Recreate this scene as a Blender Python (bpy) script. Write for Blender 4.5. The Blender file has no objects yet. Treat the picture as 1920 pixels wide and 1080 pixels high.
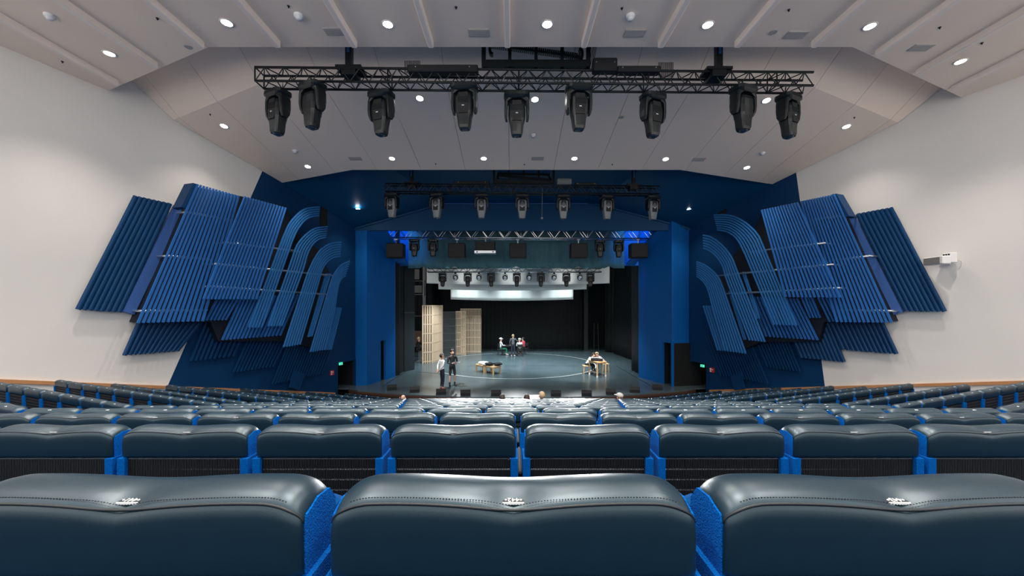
import bpy, bmesh, math, random
from mathutils import Vector, Matrix
random.seed(7)
S = bpy.context.scene
C = S.collection
PI = math.pi
# ------------------------------------------------------------------ camera, world, exposure
EYE = 3.7                      # eye height above the stage floor (stage floor is z = 0)
F, U0, V0 = 700.0, 960.0, 575.0
cam_d = bpy.data.cameras.new('camera'); cam = bpy.data.objects.new('camera', cam_d); C.objects.link(cam)
cam.location = (0, 0, EYE); cam.rotation_euler = (PI/2, 0, 0)
cam_d.sensor_width = 36.0; cam_d.lens = F/1920*36.0; cam_d.shift_y = (V0-540)/1920
cam_d.clip_start = 0.02; cam_d.clip_end = 200
S.camera = cam
w = bpy.data.worlds.new('world'); S.world = w; w.use_nodes = True
w.node_tree.nodes['Background'].inputs[0].default_value = (1.0, 0.97, 0.93, 1)
w.node_tree.nodes['Background'].inputs[1].default_value = 1.3
S.view_settings.view_transform = 'Standard'; S.view_settings.look = 'None'
S.view_settings.exposure = 0.8; S.view_settings.gamma = 1.0; S.view_settings.use_curve_mapping = False

# light strengths (watts)
W_CEIL1, W_CEIL2, W_BLUE, W_STAGE = 680, 280, 130, 800

def P(u, v, Z): return Vector(((u-U0)/F*Z, Z, EYE-(v-V0)/F*Z))
def G(u, v, z=0.0):
    Z = (EYE-z)*F/(v-V0); return Vector(((u-U0)/F*Z, Z, z))
KL, KR = math.hypot(1, .306), math.hypot(1, .38)
def WL(u, v, o=0.0):           # point on a plane o metres in front of the left wall
    Z = (-12.73+o*KL)/((u-U0)/F-.306); return P(u, v, Z)
def WR(u, v, o=0.0):
    Z = (15-o*KR)/((u-U0)/F+.38); return P(u, v, Z)
def wl(Z): return -12.73+.306*Z
def wr(Z): return 15-.38*Z
NL = Vector((1, -.306, 0)).normalized(); NR = Vector((-1, -.38, 0)).normalized()

# ------------------------------------------------------------------ materials
M = {}
def mat(name, col, rough=.6, metal=0.0, spec=.5, noise=0.0, nscale=8.0, bump=0.0, bscale=200.0, emit=None, estr=0.0, coat=0.0, stretch=None, sheen=0.0):
    m = bpy.data.materials.new(name); m.use_nodes = True; nt = m.node_tree; b = nt.nodes['Principled BSDF']
    b.inputs['Base Color'].default_value = (*col, 1); b.inputs['Roughness'].default_value = rough
    b.inputs['Metallic'].default_value = metal; b.inputs['Specular IOR Level'].default_value = spec
    b.inputs['Coat Weight'].default_value = coat; b.inputs['Sheen Weight'].default_value = sheen
    tc = nt.nodes.new('ShaderNodeTexCoord'); src = tc.outputs['Object']
    if stretch:
        mp = nt.nodes.new('ShaderNodeMapping'); mp.inputs['Scale'].default_value = stretch
        nt.links.new(src, mp.inputs[0]); src = mp.outputs[0]
    if noise > 0:
        n = nt.nodes.new('ShaderNodeTexNoise'); n.inputs['Scale'].default_value = nscale; n.inputs['Detail'].default_value = 4
        nt.links.new(src, n.inputs['Vector'])
        r = nt.nodes.new('ShaderNodeMix'); r.data_type = 'RGBA'
        r.inputs[6].default_value = (*[max(0, c*(1-noise)) for c in col], 1)
        r.inputs[7].default_value = (*[min(1, c*(1+noise)) for c in col], 1)
        nt.links.new(n.outputs['Fac'], r.inputs[0]); nt.links.new(r.outputs[2], b.inputs['Base Color'])
    if bump > 0:
        n2 = nt.nodes.new('ShaderNodeTexNoise'); n2.inputs['Scale'].default_value = bscale; n2.inputs['Detail'].default_value = 2
        nt.links.new(src, n2.inputs['Vector'])
        bp = nt.nodes.new('ShaderNodeBump'); bp.inputs['Strength'].default_value = bump; bp.inputs['Distance'].default_value = .01
        nt.links.new(n2.outputs['Fac'], bp.inputs['Height']); nt.links.new(bp.outputs[0], b.inputs['Normal'])
    if emit:
        b.inputs['Emission Color'].default_value = (*emit, 1); b.inputs['Emission Strength'].default_value = estr
    M[name] = m; return m
mat('wall_white', (.80, .78, .75), .75, noise=.02, nscale=1.2)
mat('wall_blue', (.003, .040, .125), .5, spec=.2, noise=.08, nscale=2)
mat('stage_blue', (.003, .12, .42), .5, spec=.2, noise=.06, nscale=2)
mat('blue_ceiling', (.002, .065, .165), .45, spec=.2, noise=.05, nscale=2)
mat('ceiling_panel', (.94, .785, .665), .7, noise=.015, nscale=1.5)
mat('ceiling_fin', (.93, .81, .73), .6, noise=.01)
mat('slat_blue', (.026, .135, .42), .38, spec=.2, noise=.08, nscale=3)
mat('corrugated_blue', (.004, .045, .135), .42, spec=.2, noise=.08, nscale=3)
mat('strip_blue', (.045, .13, .40), .5, noise=.04)
mat('tube_blue', (.030, .16, .43), .3, spec=.2, noise=.06)
mat('gap_dark', (.002, .006, .016), .6, noise=.2)
mat('silver', (.62, .66, .70), .3, metal=.9, noise=.05)
mat('chrome', (.75, .78, .80), .22, metal=1.0, noise=.05)
mat('leather', (.0045, .016, .027),   .36, spec=.6, noise=.15, nscale=30, bump=.04, bscale=900)
M['leather'].node_tree.nodes['Principled BSDF'].inputs['Specular Tint'].default_value = (.72, .90, 1.0, 1)
mat('piping', (.004, .008, .013), .5, noise=.1)
mat('carpet_blue', (.0, .125, .50), .95, spec=.05, noise=.45, nscale=260, bump=.9, bscale=420)
mat('seat_blue', (.001, .040, .15), .9, spec=.05, noise=.3, nscale=120)
mat('floor_carpet', (.004, .03, .085), .95, spec=.05, noise=.3, nscale=90, bump=.4, bscale=300)
mat('grille_black', (.006, .007, .009), .6, noise=.2)
mat('steel_strip', (.35, .42, .48), .3, metal=.8, noise=.05)
mat('plate_dark', (.02, .022, .03), .4, noise=.05)
mat('plate_white', (.85, .87, .9), .4, noise=.02)
mat('wood_rail', (.52, .25, .11), .45, noise=.2, nscale=4, stretch=(1, 1, 12))
mat('wood_light', (.70, .46, .24), .5, noise=.18, nscale=6, stretch=(12, 12, 1))
mat('wood_lattice', (.52, .39, .27), .6, noise=.15, nscale=5, stretch=(10, 10, 1))
mat('lattice_dark', (.045, .055, .06), .6, noise=.2)
mat('truss_black', (.008, .010, .013), .4, metal=.3, noise=.2)
mat('fixture_black', (.005, .008, .010), .38, noise=.15, nscale=12)
mat('fixture_grey', (.20, .22, .235), .35, noise=.1)  # grey fittings; lightened for the front light on second-truss heads
mat('lens', (.02, .03, .045), .08, spec=.9, noise=.02)
mat('black_box', (.005, .006, .008), .6, noise=.2)
mat('black_cloth', (.006, .0085, .010), .9, noise=.3, nscale=3, stretch=(6, 6, 1))
mat('black_wall', (.004, .005, .006), .85, noise=.3)
mat('dark_panel', (.016, .024, .028), .6, noise=.15)
mat('teal_cloth', (.07, .19, .22), .8, noise=.25, nscale=2, stretch=(5, 5, 1))
mat('white_cloth', (.72, .77, .76), .85, noise=.06, nscale=3, stretch=(6, 6, 1))
mat('stage_floor', (.075, .11, .125), .25, spec=.55, noise=.3, nscale=1.1, bump=.03, bscale=30)
mat('stage_line', (.55, .58, .58), .5, noise=.15)
mat('stage_edge', (.07, .03, .018), .6, noise=.2)
mat('exit_green', (.02, .45, .28), .4, emit=(.03, .65, .40), estr=.9)
mat('sign_white', (.85, .9, .88), .4, noise=.02)
mat('sign_red', (.62, .03, .03), .45, noise=.05)
mat('lamp_glow', (1, 1, 1), .4, emit=(1, .97, .93), estr=26)
mat('lamp_trim', (.8, .78, .76), .4, noise=.02)
mat('vent_grey', (.42, .40, .39), .6, noise=.1, nscale=60)
mat('white_plastic', (.8, .8, .8), .4, noise=.02)
mat('speaker_grille', (.22, .22, .21), .6, noise=.2, nscale=90)
mat('cable_blue', (.02, .16, .45), .5, noise=.1)
mat('skin', (.60, .36, .27), .55, noise=.05)
mat('hair_dark', (.02, .014, .012), .6, noise=.2)
mat('hair_blond', (.42, .30, .17), .6, noise=.2)
mat('hair_grey', (.45, .44, .42), .6, noise=.2)
mat('cloth_white', (.78, .79, .80), .8, noise=.04)
mat('cloth_black', (.010, .011, .013), .8, noise=.2)
mat('cloth_navy', (.012, .02, .04), .8, noise=.2)
mat('cloth_grey', (.10, .11, .13), .8, noise=.15)
mat('cloth_red', (.60, .05, .09), .8, noise=.1)
mat('cloth_green', (.02, .22, .11), .8, noise=.1)
mat('cloth_pink', (.72, .60, .56), .8, noise=.05)
mat('shoe_red', (.35, .06, .05), .6, noise=.1)
mat('paper', (.86, .87, .88), .7, noise=.01)
mat('sock_black', (.008, .008, .009), .8, noise=.1)

# ------------------------------------------------------------------ mesh helpers
class MB:
    def __init__(s): s.v = []; s.f = []; s.m = []
    def add(s, vs, fs, mi=0):
        o = len(s.v); s.v += [Vector(p) for p in vs]; s.f += [tuple(i+o for i in f) for f in fs]; s.m += [mi]*len(fs); return s
    def box(s, c, d, mi=0, rot=None):
        x, y, z = d[0]/2, d[1]/2, d[2]/2
        vs = [Vector((a*x, b*y, e*z)) for a in (-1, 1) for b in (-1, 1) for e in (-1, 1)]
        if rot: vs = [rot @ p for p in vs]
        c = Vector(c)
        return s.add([p+c for p in vs], [(0, 1, 3, 2), (4, 6, 7, 5), (0, 4, 5, 1), (2, 3, 7, 6), (0, 2, 6, 4), (1, 5, 7, 3)], mi)
    def rbox(s, c, d, r, mi=0, seg=2):      # box with rounded vertical-profile edges (bevelled)
        bm = bmesh.new(); bmesh.ops.create_cube(bm, size=1)
        for p in bm.verts: p.co = Vector((p.co.x*d[0], p.co.y*d[1], p.co.z*d[2]))
        bmesh.ops.bevel(bm, geom=bm.edges[:], offset=r, segments=seg, affect='EDGES', profile=.5)
        bm.verts.index_update(); c = Vector(c)
        s.add([p.co+c for p in bm.verts], [[q.index for q in f.verts] for f in bm.faces], mi); bm.free(); return s
    def tube(s, a, b, r, n=6, mi=0, r2=None):
        a, b = Vector(a), Vector(b); r2 = r if r2 is None else r2
        t = (b-a).normalized(); x = t.orthogonal().normalized(); y = t.cross(x)
        vs = [a+(x*math.cos(2*PI*i/n)+y*math.sin(2*PI*i/n))*r for i in range(n)]+[b+(x*math.cos(2*PI*i/n)+y*math.sin(2*PI*i/n))*r2 for i in range(n)]
        return s.add(vs, [(i, (i+1) % n, n+(i+1) % n, n+i) for i in range(n)]+[tuple(range(n-1, -1, -1)), tuple(range(n, 2*n))], mi)
    def path(s, pts, r, n=6, mi=0):
        for a, b in zip(pts[:-1], pts[1:]): s.tube(a, b, r, n, mi)
        return s
    def sweep(s, pts, nrm, sec, mi=0):      # section (a,b): a along side, b along nrm
        k = len(sec); vs = []
        for i, p in enumerate(pts):
            t = (Vector(pts[min(i+1, len(pts)-1)])-Vector(pts[max(i-1, 0)])).normalized()
            side = nrm.cross(t).normalized()
            vs += [Vector(p)+side*a+nrm*b for a, b in sec]
        fs = []
        for i in range(len(pts)-1):
            for j in range(k): fs.append((i*k+j, i*k+(j+1) % k, (i+1)*k+(j+1) % k, (i+1)*k+j))
        fs += [tuple(range(k-1, -1, -1)), tuple((len(pts)-1)*k+j for j in range(k))]
        return s.add(vs, fs, mi)
    def lathe(s, prof, n=16, c=(0, 0, 0), mi=0):   # prof: (r,z)
        c = Vector(c); vs = []; k = len(prof)
        for i in range(n):
            a = 2*PI*i/n; vs += [c+Vector((r*math.cos(a), r*math.sin(a), z)) for r, z in prof]
        fs = [(i*k+j, ((i+1) % n)*k+j, ((i+1) % n)*k+j+1, i*k+j+1) for i in range(n) for j in range(k-1)]
        return s.add(vs, fs, mi)
    def loft(s, secs, mi=0):       # list of equal-length rings
        k = len(secs[0]); vs = [p for r in secs for p in r]
        fs = [(i*k+j, i*k+(j+1) % k, (i+1)*k+(j+1) % k, (i+1)*k+j) for i in range(len(secs)-1) for j in range(k)]
        fs += [tuple(range(k-1, -1, -1)), tuple((len(secs)-1)*k+j for j in range(k))]
        return s.add(vs, fs, mi)
    def ball(s, c, r, n=10, mi=0, sc=(1, 1, 1)):
        prof = [(max(.0005, math.sin(PI*i/n)), -math.cos(PI*i/n)) for i in range(n+1)]
        c = Vector(c); o = len(s.v); s.lathe(prof, n+2, (0, 0, 0), mi)
        for i in range(o, len(s.v)):
            p = s.v[i]; s.v[i] = Vector((p.x*r*sc[0], p.y*r*sc[1], p.z*r*sc[2]))+c
        return s
    def data(s, name, mats, smooth=False, fix=True):
        me = bpy.data.meshes.new(name); me.from_pydata([tuple(p) for p in s.v], [], s.f)
        for m in ([mats] if isinstance(mats, str) else mats): me.materials.append(M[m])
        me.polygons.foreach_set('material_index', s.m)
        if fix:
            bm = bmesh.new(); bm.from_mesh(me); bmesh.ops.recalc_face_normals(bm, faces=bm.faces[:]); bm.to_mesh(me); bm.free()
        if smooth: me.polygons.foreach_set('use_smooth', [True]*len(me.polygons))
        me.update(); return me

def link(name, me, parent=None):
    o = bpy.data.objects.new(name, me); C.objects.link(o)
    if parent is not None: o.parent = parent
    return o
def tag(o, label=None, cat=None, group=None, kind=None):
    if label: o['label'] = label
    if cat: o['category'] = cat
    if group: o['group'] = group
    if kind: o['kind'] = kind
    return o
def thing(name, label, cat, loc=(0, 0, 0), rz=0.0, group=None):
    o = bpy.data.objects.new(name, None); C.objects.link(o); o.location = loc; o.rotation_euler = (0, 0, rz)
    o.empty_display_size = .1
    return tag(o, label, cat, group)
def part(name, mb, mats, parent=None, smooth=False, world=False, fix=True):
    """world=True: vertices are world coordinates, parents are pure translations"""
    if world and parent is not None:
        off = Vector((0, 0, 0)); q = parent
        while q is not None: off += Vector(q.location); q = q.parent
        mb.v = [p-off for p in mb.v]
    return link(name, mb.data(name, mats, smooth, fix), parent)
def based(name, mb, mats, smooth=False, fix=True):     # single-mesh thing, origin at its base
    lo = Vector((sum(p.x for p in mb.v)/len(mb.v), sum(p.y for p in mb.v)/len(mb.v), min(p.z for p in mb.v)))
    mb.v = [p-lo for p in mb.v]; o = link(name, mb.data(name, mats, smooth, fix)); o.location = lo; return o
def struct(name, mb, mats, parent=None, fix=True, label=None):
    o = part(name, mb, mats, parent, False, parent is not None, fix)
    if parent is None: o['kind'] = 'structure'
    if label: o['label'] = label
    return o
def copy_tree(o, parent=None):
    c = o.copy(); C.objects.link(c); c.parent = parent
    for ch in list(o.children): copy_tree(ch, c)
    return c
ORD = ['first', 'second', 'third', 'fourth', 'fifth', 'sixth', 'seventh', 'eighth', 'ninth', 'tenth', 'eleventh', 'twelfth', 'thirteenth', 'fourteenth', 'fifteenth', 'sixteenth', 'seventeenth', 'eighteenth']
def slab(mb, ring, ext, mi=0):      # thicken a flat polygon by vector ext
    n = len(ring); ext = Vector(ext); vs = [Vector(p) for p in ring]+[Vector(p)+ext for p in ring]
    return mb.add(vs, [tuple(range(n)), tuple(range(2*n-1, n-1, -1))]+[(i, (i+1) % n, n+(i+1) % n, n+i) for i in range(n)], mi)

# ------------------------------------------------------------------ ceilings
BACK = 1.0      # the hall is built from just in front of the camera's own row onwards
H1 = EYE+5.3
def edge1(x):
    if x < -6.19: return 7.62+(x+6.19)/(-10+6.19)*(9.2-7.62)
    if x > 6.95: return 7.62+(x-6.95)/(11.4-6.95)*(9.46-7.62)
    return 7.62
def h2(Z): return EYE+5.4-.2*(Z-9.7)
def edge2(x):
    if x < -5.55: return 12.95+(x+5.55)/(-8.53+5.55)*.85
    if x > 5.83: return 12.95+(x-5.83)/(9.5-5.83)*.9
    return 12.95
def fold2(x):
    if x < -6.2: return 9.2+(x+6.2)/(-9.68+6.2)*1.35
    if x > 7.2: return 9.2+(x-7.2)/(11.1-7.2)*1.44
    return 9.2
ceil = struct('ceiling', MB().box((0, 10.5, 13.2), (28, 19, .1)), 'ceiling_panel')
fins = [-.09+1.53*k for k in range(-8, 9)]
GAP = .006
Zb = BACK
def zcut(x, e):   # clip depth where a strip leaves the room
    return e
for i in range(len(fins)-1):
    x0, x1 = fins[i]+GAP, fins[i+1]-GAP
    lim = 30
    if fins[i+1] < -10.6 or fins[i] > 12.2:
        # narrow wedges beside the walls, they end where the wall crosses them
        x0c, x1c = x0, x1
    # the strip ends at the front edge; walls crop the outer strips
    pts = []
    for xs in sorted({x0, x1} | {b for b in (-6.19, 6.95) if x0 < b < x1}):
        pts.append((xs, edge1(xs)))
    ring = [Vector((x0, Zb, H1))]+[Vector((x, z, H1)) for x, z in pts]+[Vector((x1, Zb, H1))]
    # crop against the walls (keep a slim shadow gap)
    def crop(ring, inside, cut):
        out = []
        for a, b in zip(ring, ring[1:]+ring[:1]):
            ia, ib = inside(a), inside(b)
            if ia >= 0: out.append(a)
            if (ia >= 0) != (ib >= 0): t = ia/(ia-ib); out.append(a+(b-a)*t)
        return out
    fl = lambda p: p.x-(wl(p.y)+.03); fr = lambda p: (wr(p.y)-.03)-p.x
    ring = crop(ring, fl, 0); ring = crop(ring, fr, 0) if ring else ring
    if len(ring) >= 3: struct('ceiling_panel', slab(MB(), ring, (0, 0, .05)), 'ceiling_panel', ceil)
    if i > 0 and -10.3 < fins[i] < 11.7:
        x = fins[i]; ze = edge1(x)-.16
        fb = MB(); yb = Zb
        if x < 0: yb = max(Zb, (x-.1+12.73)/.306 if x-.1 < wl(Zb) else Zb)
        sec = [(-.055, 0), (.055, 0), (.055, -.115), (.04, -.13), (-.04, -.13), (-.055, -.115)]
        fb.add([Vector((x+a, Zb, H1+b)) for a, b in sec]+[Vector((x+a, ze, H1+b)) for a, b in sec],
               [tuple(range(6)), tuple(range(11, 5, -1))]+[(j, (j+1) % 6, 6+(j+1) % 6, 6+j) for j in range(6)])
        struct('ceiling_fin', fb, 'ceiling_fin', ceil)
# upstand above the front edge of the near ceiling
xs = [-10, -6.19, 6.95, 11.4]
up = MB()
for a, b in zip(xs[:-1], xs[1:]):
    up.add([(a, edge1(a)-.02, H1+.05), (b, edge1(b)-.02, H1+.05), (b, edge1(b)-.02, 13), (a, edge1(a)-.02, 13)], [(0, 1, 2, 3)])
struct('ceiling_upstand', up, 'ceiling_panel', ceil)
# second (sloping) ceiling in panels
def crop(ring, inside):
    out = []
    for a, b in zip(ring, ring[1:]+ring[:1]):
        ia, ib = inside(a), inside(b)
        if ia >= 0: out.append(a)
        if (ia >= 0) != (ib >= 0): t = ia/(ia-ib); out.append(a+(b-a)*t)
    return out
fl = lambda p: p.x-(wl(p.y)+.025); fr = lambda p: (wr(p.y)-.025)-p.x
for i in range(len(fins)-1):
    x0, x1 = fins[i]+GAP, fins[i+1]-GAP
    near = [(x, fold2(x)) for x in sorted({x0, x1} | {b for b in (-6.2, 7.2) if x0 < b < x1})]
    far = [(x, edge2(x)) for x in sorted({x0, x1} | {b for b in (-5.55, 5.83) if x0 < b < x1})]
    ring = [Vector((x, z, h2(z))) for x, z in near]+[Vector((x, z, h2(z))) for x, z in reversed(far)]
    ring = crop(ring, fl); ring = crop(ring, fr) if ring else ring
    if len(ring) >= 3: struct('ceiling_panel', slab(MB(), ring, (0, 0, .05)), 'ceiling_panel', ceil)
    ringA = [Vector((x, z, h2(z))) for x, z in near]+[Vector((x, z-2.4, h2(z)+.58*2.4)) for x, z in reversed(near)]
    ringA = crop(ringA, fl); ringA = crop(ringA, fr) if ringA else ringA
    if len(ringA) >= 3: struct('ceiling_panel', slab(MB(), ringA, (0, 0, .05)), 'ceiling_panel', ceil)
for x in fins[1:-1]:  # strips added above the seams to stop light leaking through
    if not wl(11)+.6 < x < wr(11)-.6: continue
    z0, z1 = fold2(x), edge2(x)-.02
    while x < wl(z1)+.05 or x > wr(z1)-.05: z1 -= .05
    struct('seam_light_stop', slab(MB(), [(x-.04, z0, h2(z0)+.052), (x+.04, z0, h2(z0)+.052), (x+.04, z1, h2(z1)+.052), (x-.04, z1, h2(z1)+.052)], (0, 0, .01)), 'ceiling_fin', ceil)
    struct('seam_light_stop', slab(MB(), [(x-.04, z0-2.35, h2(z0)+.58*2.35+.052), (x+.04, z0-2.35, h2(z0)+.58*2.35+.052), (x+.04, z0, h2(z0)+.052), (x-.04, z0, h2(z0)+.052)], (0, 0, .01)), 'ceiling_fin', ceil)
xs = [-8.53, -5.55, 5.83, 9.5]; up = MB()
for a, b in zip(xs[:-1], xs[1:]):
    za, zb = edge2(a), edge2(b)
    slab(up, [(a, za-.005, h2(za)), (b, zb-.005, h2(zb)), (b, zb-.005, h2(zb)+.06), (a, za-.005, h2(za)+.06)], (0, .02, 0))
struct('ceiling_edge', up, 'ceiling_panel', ceil)

# ------------------------------------------------------------------ side walls: white near, blue towards the stage
def wall_poly(fn, pts, back): return slab(MB(), [fn(*p) for p in pts], back)
TOP = 13.0
def wall_at(side, Z, z): return Vector((wl(Z) if side < 0 else wr(Z), Z, z))
lb, lt = WL(315, 722), WL(490, 325)
d = (lt-lb); l_top = lb+d*((TOP-lb.z)/d.z); l_bot = lb+d*((-2.5-lb.z)/d.z)
walls = {}
for side, u_bot, u_top, name in ((-1, 315, 490, 'left'), (1, 1547, 1493, 'right')):
    fn = WL if side < 0 else WR
    lb = fn(u_bot, 722 if side < 0 else 727); lt = fn(u_top, 325)
    d = lt-lb; l_top = lb+d*((TOP-lb.z)/d.z); l_bot = lb+d*((-2.5-lb.z)/d.z)
    n = NL if side < 0 else NR
    ring = [wall_at(side, BACK, -2.5), l_bot, l_top, wall_at(side, BACK, TOP)]
    walls[name] = struct('wall_'+name, slab(MB(), ring, -n*.12), 'wall_white')
    # blue part with the doorway cut out
    fu = (631.5, 667, 681, 675) if side < 0 else (1326, 1291, 682, 677)
    A = fn(fu[0], fu[2]); B = fn(fu[1], fu[3]); zt = (A.z+B.z)/2
    ze = 17.55
    za, zb2 = A.y, min(B.y, ze-.02)
    def q(Z, z): return wall_at(side, Z, z)
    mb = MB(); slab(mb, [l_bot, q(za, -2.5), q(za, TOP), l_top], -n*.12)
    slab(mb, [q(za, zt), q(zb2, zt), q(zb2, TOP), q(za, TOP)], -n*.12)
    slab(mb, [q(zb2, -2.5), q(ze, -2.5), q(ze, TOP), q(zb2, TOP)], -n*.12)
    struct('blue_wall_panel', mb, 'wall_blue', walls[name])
    # dark lobby behind the doorway and a frame
    mb = MB()
    c1, c2 = q(za, -2.2)-n*.13, q(zb2, -2.2)-n*.13; dp = -n*1.3; hgt = Vector((0, 0, zt+2.2))
    mb.add([c1+dp, c2+dp, c2+dp+hgt, c1+dp+hgt, c1, c2, c2+hgt, c1+hgt], [(0, 1, 2, 3), (0, 4, 7, 3), (1, 2, 6, 5), (3, 2, 6, 7)])
    dr = struct('door_%d' % (1 if side < 0 else 2), mb, 'black_wall', None, False)
    fr_ = MB()
    for Zc in (za, zb2): slab(fr_, [q(Zc-.03, -2.2)+n*.005, q(Zc+.03, -2.2)+n*.005, q(Zc+.03, zt)+n*.005, q(Zc-.03, zt)+n*.005], n*.02)
    slab(fr_, [q(za-.03, zt)+n*.005, q(zb2+.03, zt)+n*.005, q(zb2+.03, zt+.06)+n*.005, q(za-.03, zt+.06)+n*.005], n*.02)
    struct('door_frame', fr_, 'wall_blue', dr)
    # wooden rail along the wall, and the pale plinth below it
    def drop(Z): return EYE-(1.49+.259*(Z-7.59)) if side < 0 else EYE-(1.47+.247*(Z-7.59))
    for nm, z0, z1, mt, th in (('trim_%d' % (1 if side < 0 else 2), -.045, .035, 'wood_rail', .07), ('baseboard_'+name, -1.2, -.045, 'wall_white', .03)):
        mb = MB()
        ring = [q(BACK, drop(BACK)+z0), q(za-.15, drop(za)+z0), q(za-.15, drop(za)+z1), q(BACK, drop(BACK)+z1)]
        struct(nm, slab(mb, ring, n*th), mt)

# ------------------------------------------------------------------ blue proscenium, bulkheads, stage house
side_pier = {}
PL = [Vector((-7.37, 17.55, 0)), Vector((-6.8, 17.5, 0)), Vector((-6.52, 18.55, 0)), Vector((-6.40, 18.95, 0)), Vector((-6.16, 19.6, 0))]
PR = [Vector((8.32, 17.55, 0)), Vector((7.40, 17.3, 0)), Vector((7.21, 17.95, 0)), Vector((6.98, 18.55, 0)), Vector((6.65, 19.5, 0))]
def vwall(mb, a, b, z0, z1, mi=0, th=None):
    a, b = Vector(a), Vector(b); ring = [(a.x, a.y, z0), (b.x, b.y, z0), (b.x, b.y, z1), (a.x, a.y, z1)]
    if th is None: mb.add(ring, [(0, 1, 2, 3)], mi)
    else: slab(mb, ring, th, mi)
for nm, pts, door in (('stage_left', PL, (2, 3)), ('stage_right', PR, (1, 2))):
    sg = -1 if pts[0].x < 0 else 1
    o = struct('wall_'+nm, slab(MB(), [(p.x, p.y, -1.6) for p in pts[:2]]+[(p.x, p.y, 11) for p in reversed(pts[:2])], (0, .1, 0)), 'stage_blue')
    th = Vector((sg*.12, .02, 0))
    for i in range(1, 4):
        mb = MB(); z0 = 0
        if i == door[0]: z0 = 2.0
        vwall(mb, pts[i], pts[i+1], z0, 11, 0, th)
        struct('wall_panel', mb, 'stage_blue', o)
    mb = MB(); e = pts[4]
    slab(mb, [(e.x, e.y, 0), (e.x+sg*.35, e.y+.03, 0), (e.x+sg*.35, e.y+.03, 11), (e.x, e.y, 11)], (0, .12, 0)); struct('wall_return', mb, 'stage_blue', o)
    a, b = pts[door[0]], pts[door[1]]; mb = MB()
    bk = Vector((sg*1.4, .3, 0))
    mb.add([a+th+bk, b+th+bk, b+th+bk+Vector((0, 0, 2)), a+th+bk+Vector((0, 0, 2)), a+th, b+th, b+th+Vector((0, 0, 2)), a+th+Vector((0, 0, 2))],
           [(0, 1, 2, 3), (0, 4, 7, 3), (1, 2, 6, 5), (3, 2, 6, 7)])
    struct('door_%d' % (3 if sg < 0 else 4), mb, 'black_wall', None, False)
# blue ceiling between the sloping ceiling and the bulkhead, side parts sloping down to the walls
Ac, Bc, Cc = P(528, 343, 13.8), P(673, 429, 17.55), P(830, 382, 17.5)
Ar, Br, Cr = P(1440, 345, 13.85), P(1286, 429, 17.55), P(1115, 382, 17.5)
Dl, Dr = Vector((-5.55, 12.6, EYE+5.7)), Vector((5.83, 12.6, EYE+5.7))
Ac.x = wl(Ac.y)-.02; Bc.x = -7.4; Ar.x = wr(Ar.y)+.02; Br.x = 8.35
A0, A1 = Vector((wl(12.6)-.05, 12.6, Ac.z+.32)), Vector((wr(12.6)+.05, 12.6, Ar.z+.32))
bc = MB(); bc.add([Dl, Dr, Cr, Cc], [(0, 1, 2, 3)]); bc.add([A0, Dl, Cc, Bc], [(0, 1, 2, 3)]); bc.add([Dr, A1, Br, Cr], [(0, 1, 2, 3)])
blue_ceil = struct('ceiling_blue', bc, 'blue_ceiling', None, False)
bh = MB()
zl = EYE+3.575
ring = [Vector((-7.4, 17.5, zl)), Vector((8.35, 17.5, zl)), Vector((8.35, 17.5, Br.z)), Vector((Cr.x, 17.5, Cr.z)), Vector((Cc.x, 17.5, Cc.z)), Vector((-7.4, 17.5, Bc.z))]
slab(bh, ring, (0, .14, 0)); struct('bulkhead', bh, 'blue_ceiling', blue_ceil)
eb = MB()
for a, b in ((Vector((-7.3, 17.46, Bc.z)), Vector((Cc.x, 17.46, Cc.z-.02))), (Vector((Cr.x, 17.46, Cr.z-.02)), Vector((8.25, 17.46, Br.z)))): eb.tube(a, b, .05, 4)
struct('bulkhead_moulding', eb, 'blue_ceiling', blue_ceil)
lb_ = MB().box((.12, 17.46, Cc.z-.0), (6.9, .04, .05)); struct('bulkhead_lit_edge', lb_, 'strip_blue', blue_ceil)  # brighter blue strip painted for the lit edge of the bulkhead
# inner portal above the stage opening
ip = MB()
slab(ip, [(-6.9, 20.35, 5.95), (7.4, 20.35, 5.95), (7.4, 20.35, 11), (-6.9, 20.35, 11)], (0, .3, 0))
inner = struct('wall_portal', ip, 'stage_blue')
for nm, ring in (('portal_soffit', [(-6.75, 17.7, 7.25), (-5.95, 17.7, 7.25), (-5.62, 20.35, 5.95), (-6.2, 20.35, 5.95), (-6.2, 19.6, 6.15)]),
                 ('portal_soffit', [(7.45, 17.7, 7.25), (6.85, 17.7, 7.25), (6.22, 20.35, 5.95), (6.7, 20.35, 5.95), (6.68, 19.5, 6.2)])):
    struct(nm, slab(MB(), ring, (0, 0, .1)), 'stage_blue', inner)
# stage floor with bowed front edge
lip = [(-7.4, 16.9)]+[(-6.8+14.6*t, 16.5+.1*t-1.35*(1-(2*t-1)**2)) for t in [i/16 for i in range(17)]]+[(8.35, 16.95)]
ring = [Vector((x, y, 0)) for x, y in lip]+[Vector((14, 17.6, 0)), Vector((14, 34, 0)), Vector((-14, 34, 0)), Vector((-14, 17.6, 0))]
stage = struct('floor_stage', slab(MB(), ring, (0, 0, -.06)), 'stage_floor')
fr_ = MB()
for a, b in zip(lip[:-1], lip[1:]): fr_.add([(*a, -1.6), (*b, -1.6), (*b, -.06), (*a, -.06)], [(0, 1, 2, 3)])
struct('stage_front', fr_, 'stage_edge', stage)
ed = MB()
for a, b in zip(lip[1:-2], lip[2:-1]): slab(ed, [(a[0], a[1]-.05, -.14), (b[0], b[1]-.05, -.14), (b[0], b[1]-.05, -.05), (a[0], a[1]-.05, -.05)], (0, .05, 0))
struct('stage_nosing', ed, 'stage_edge', stage)
cir = MB(); N = 96; R0 = 5.22
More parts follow.
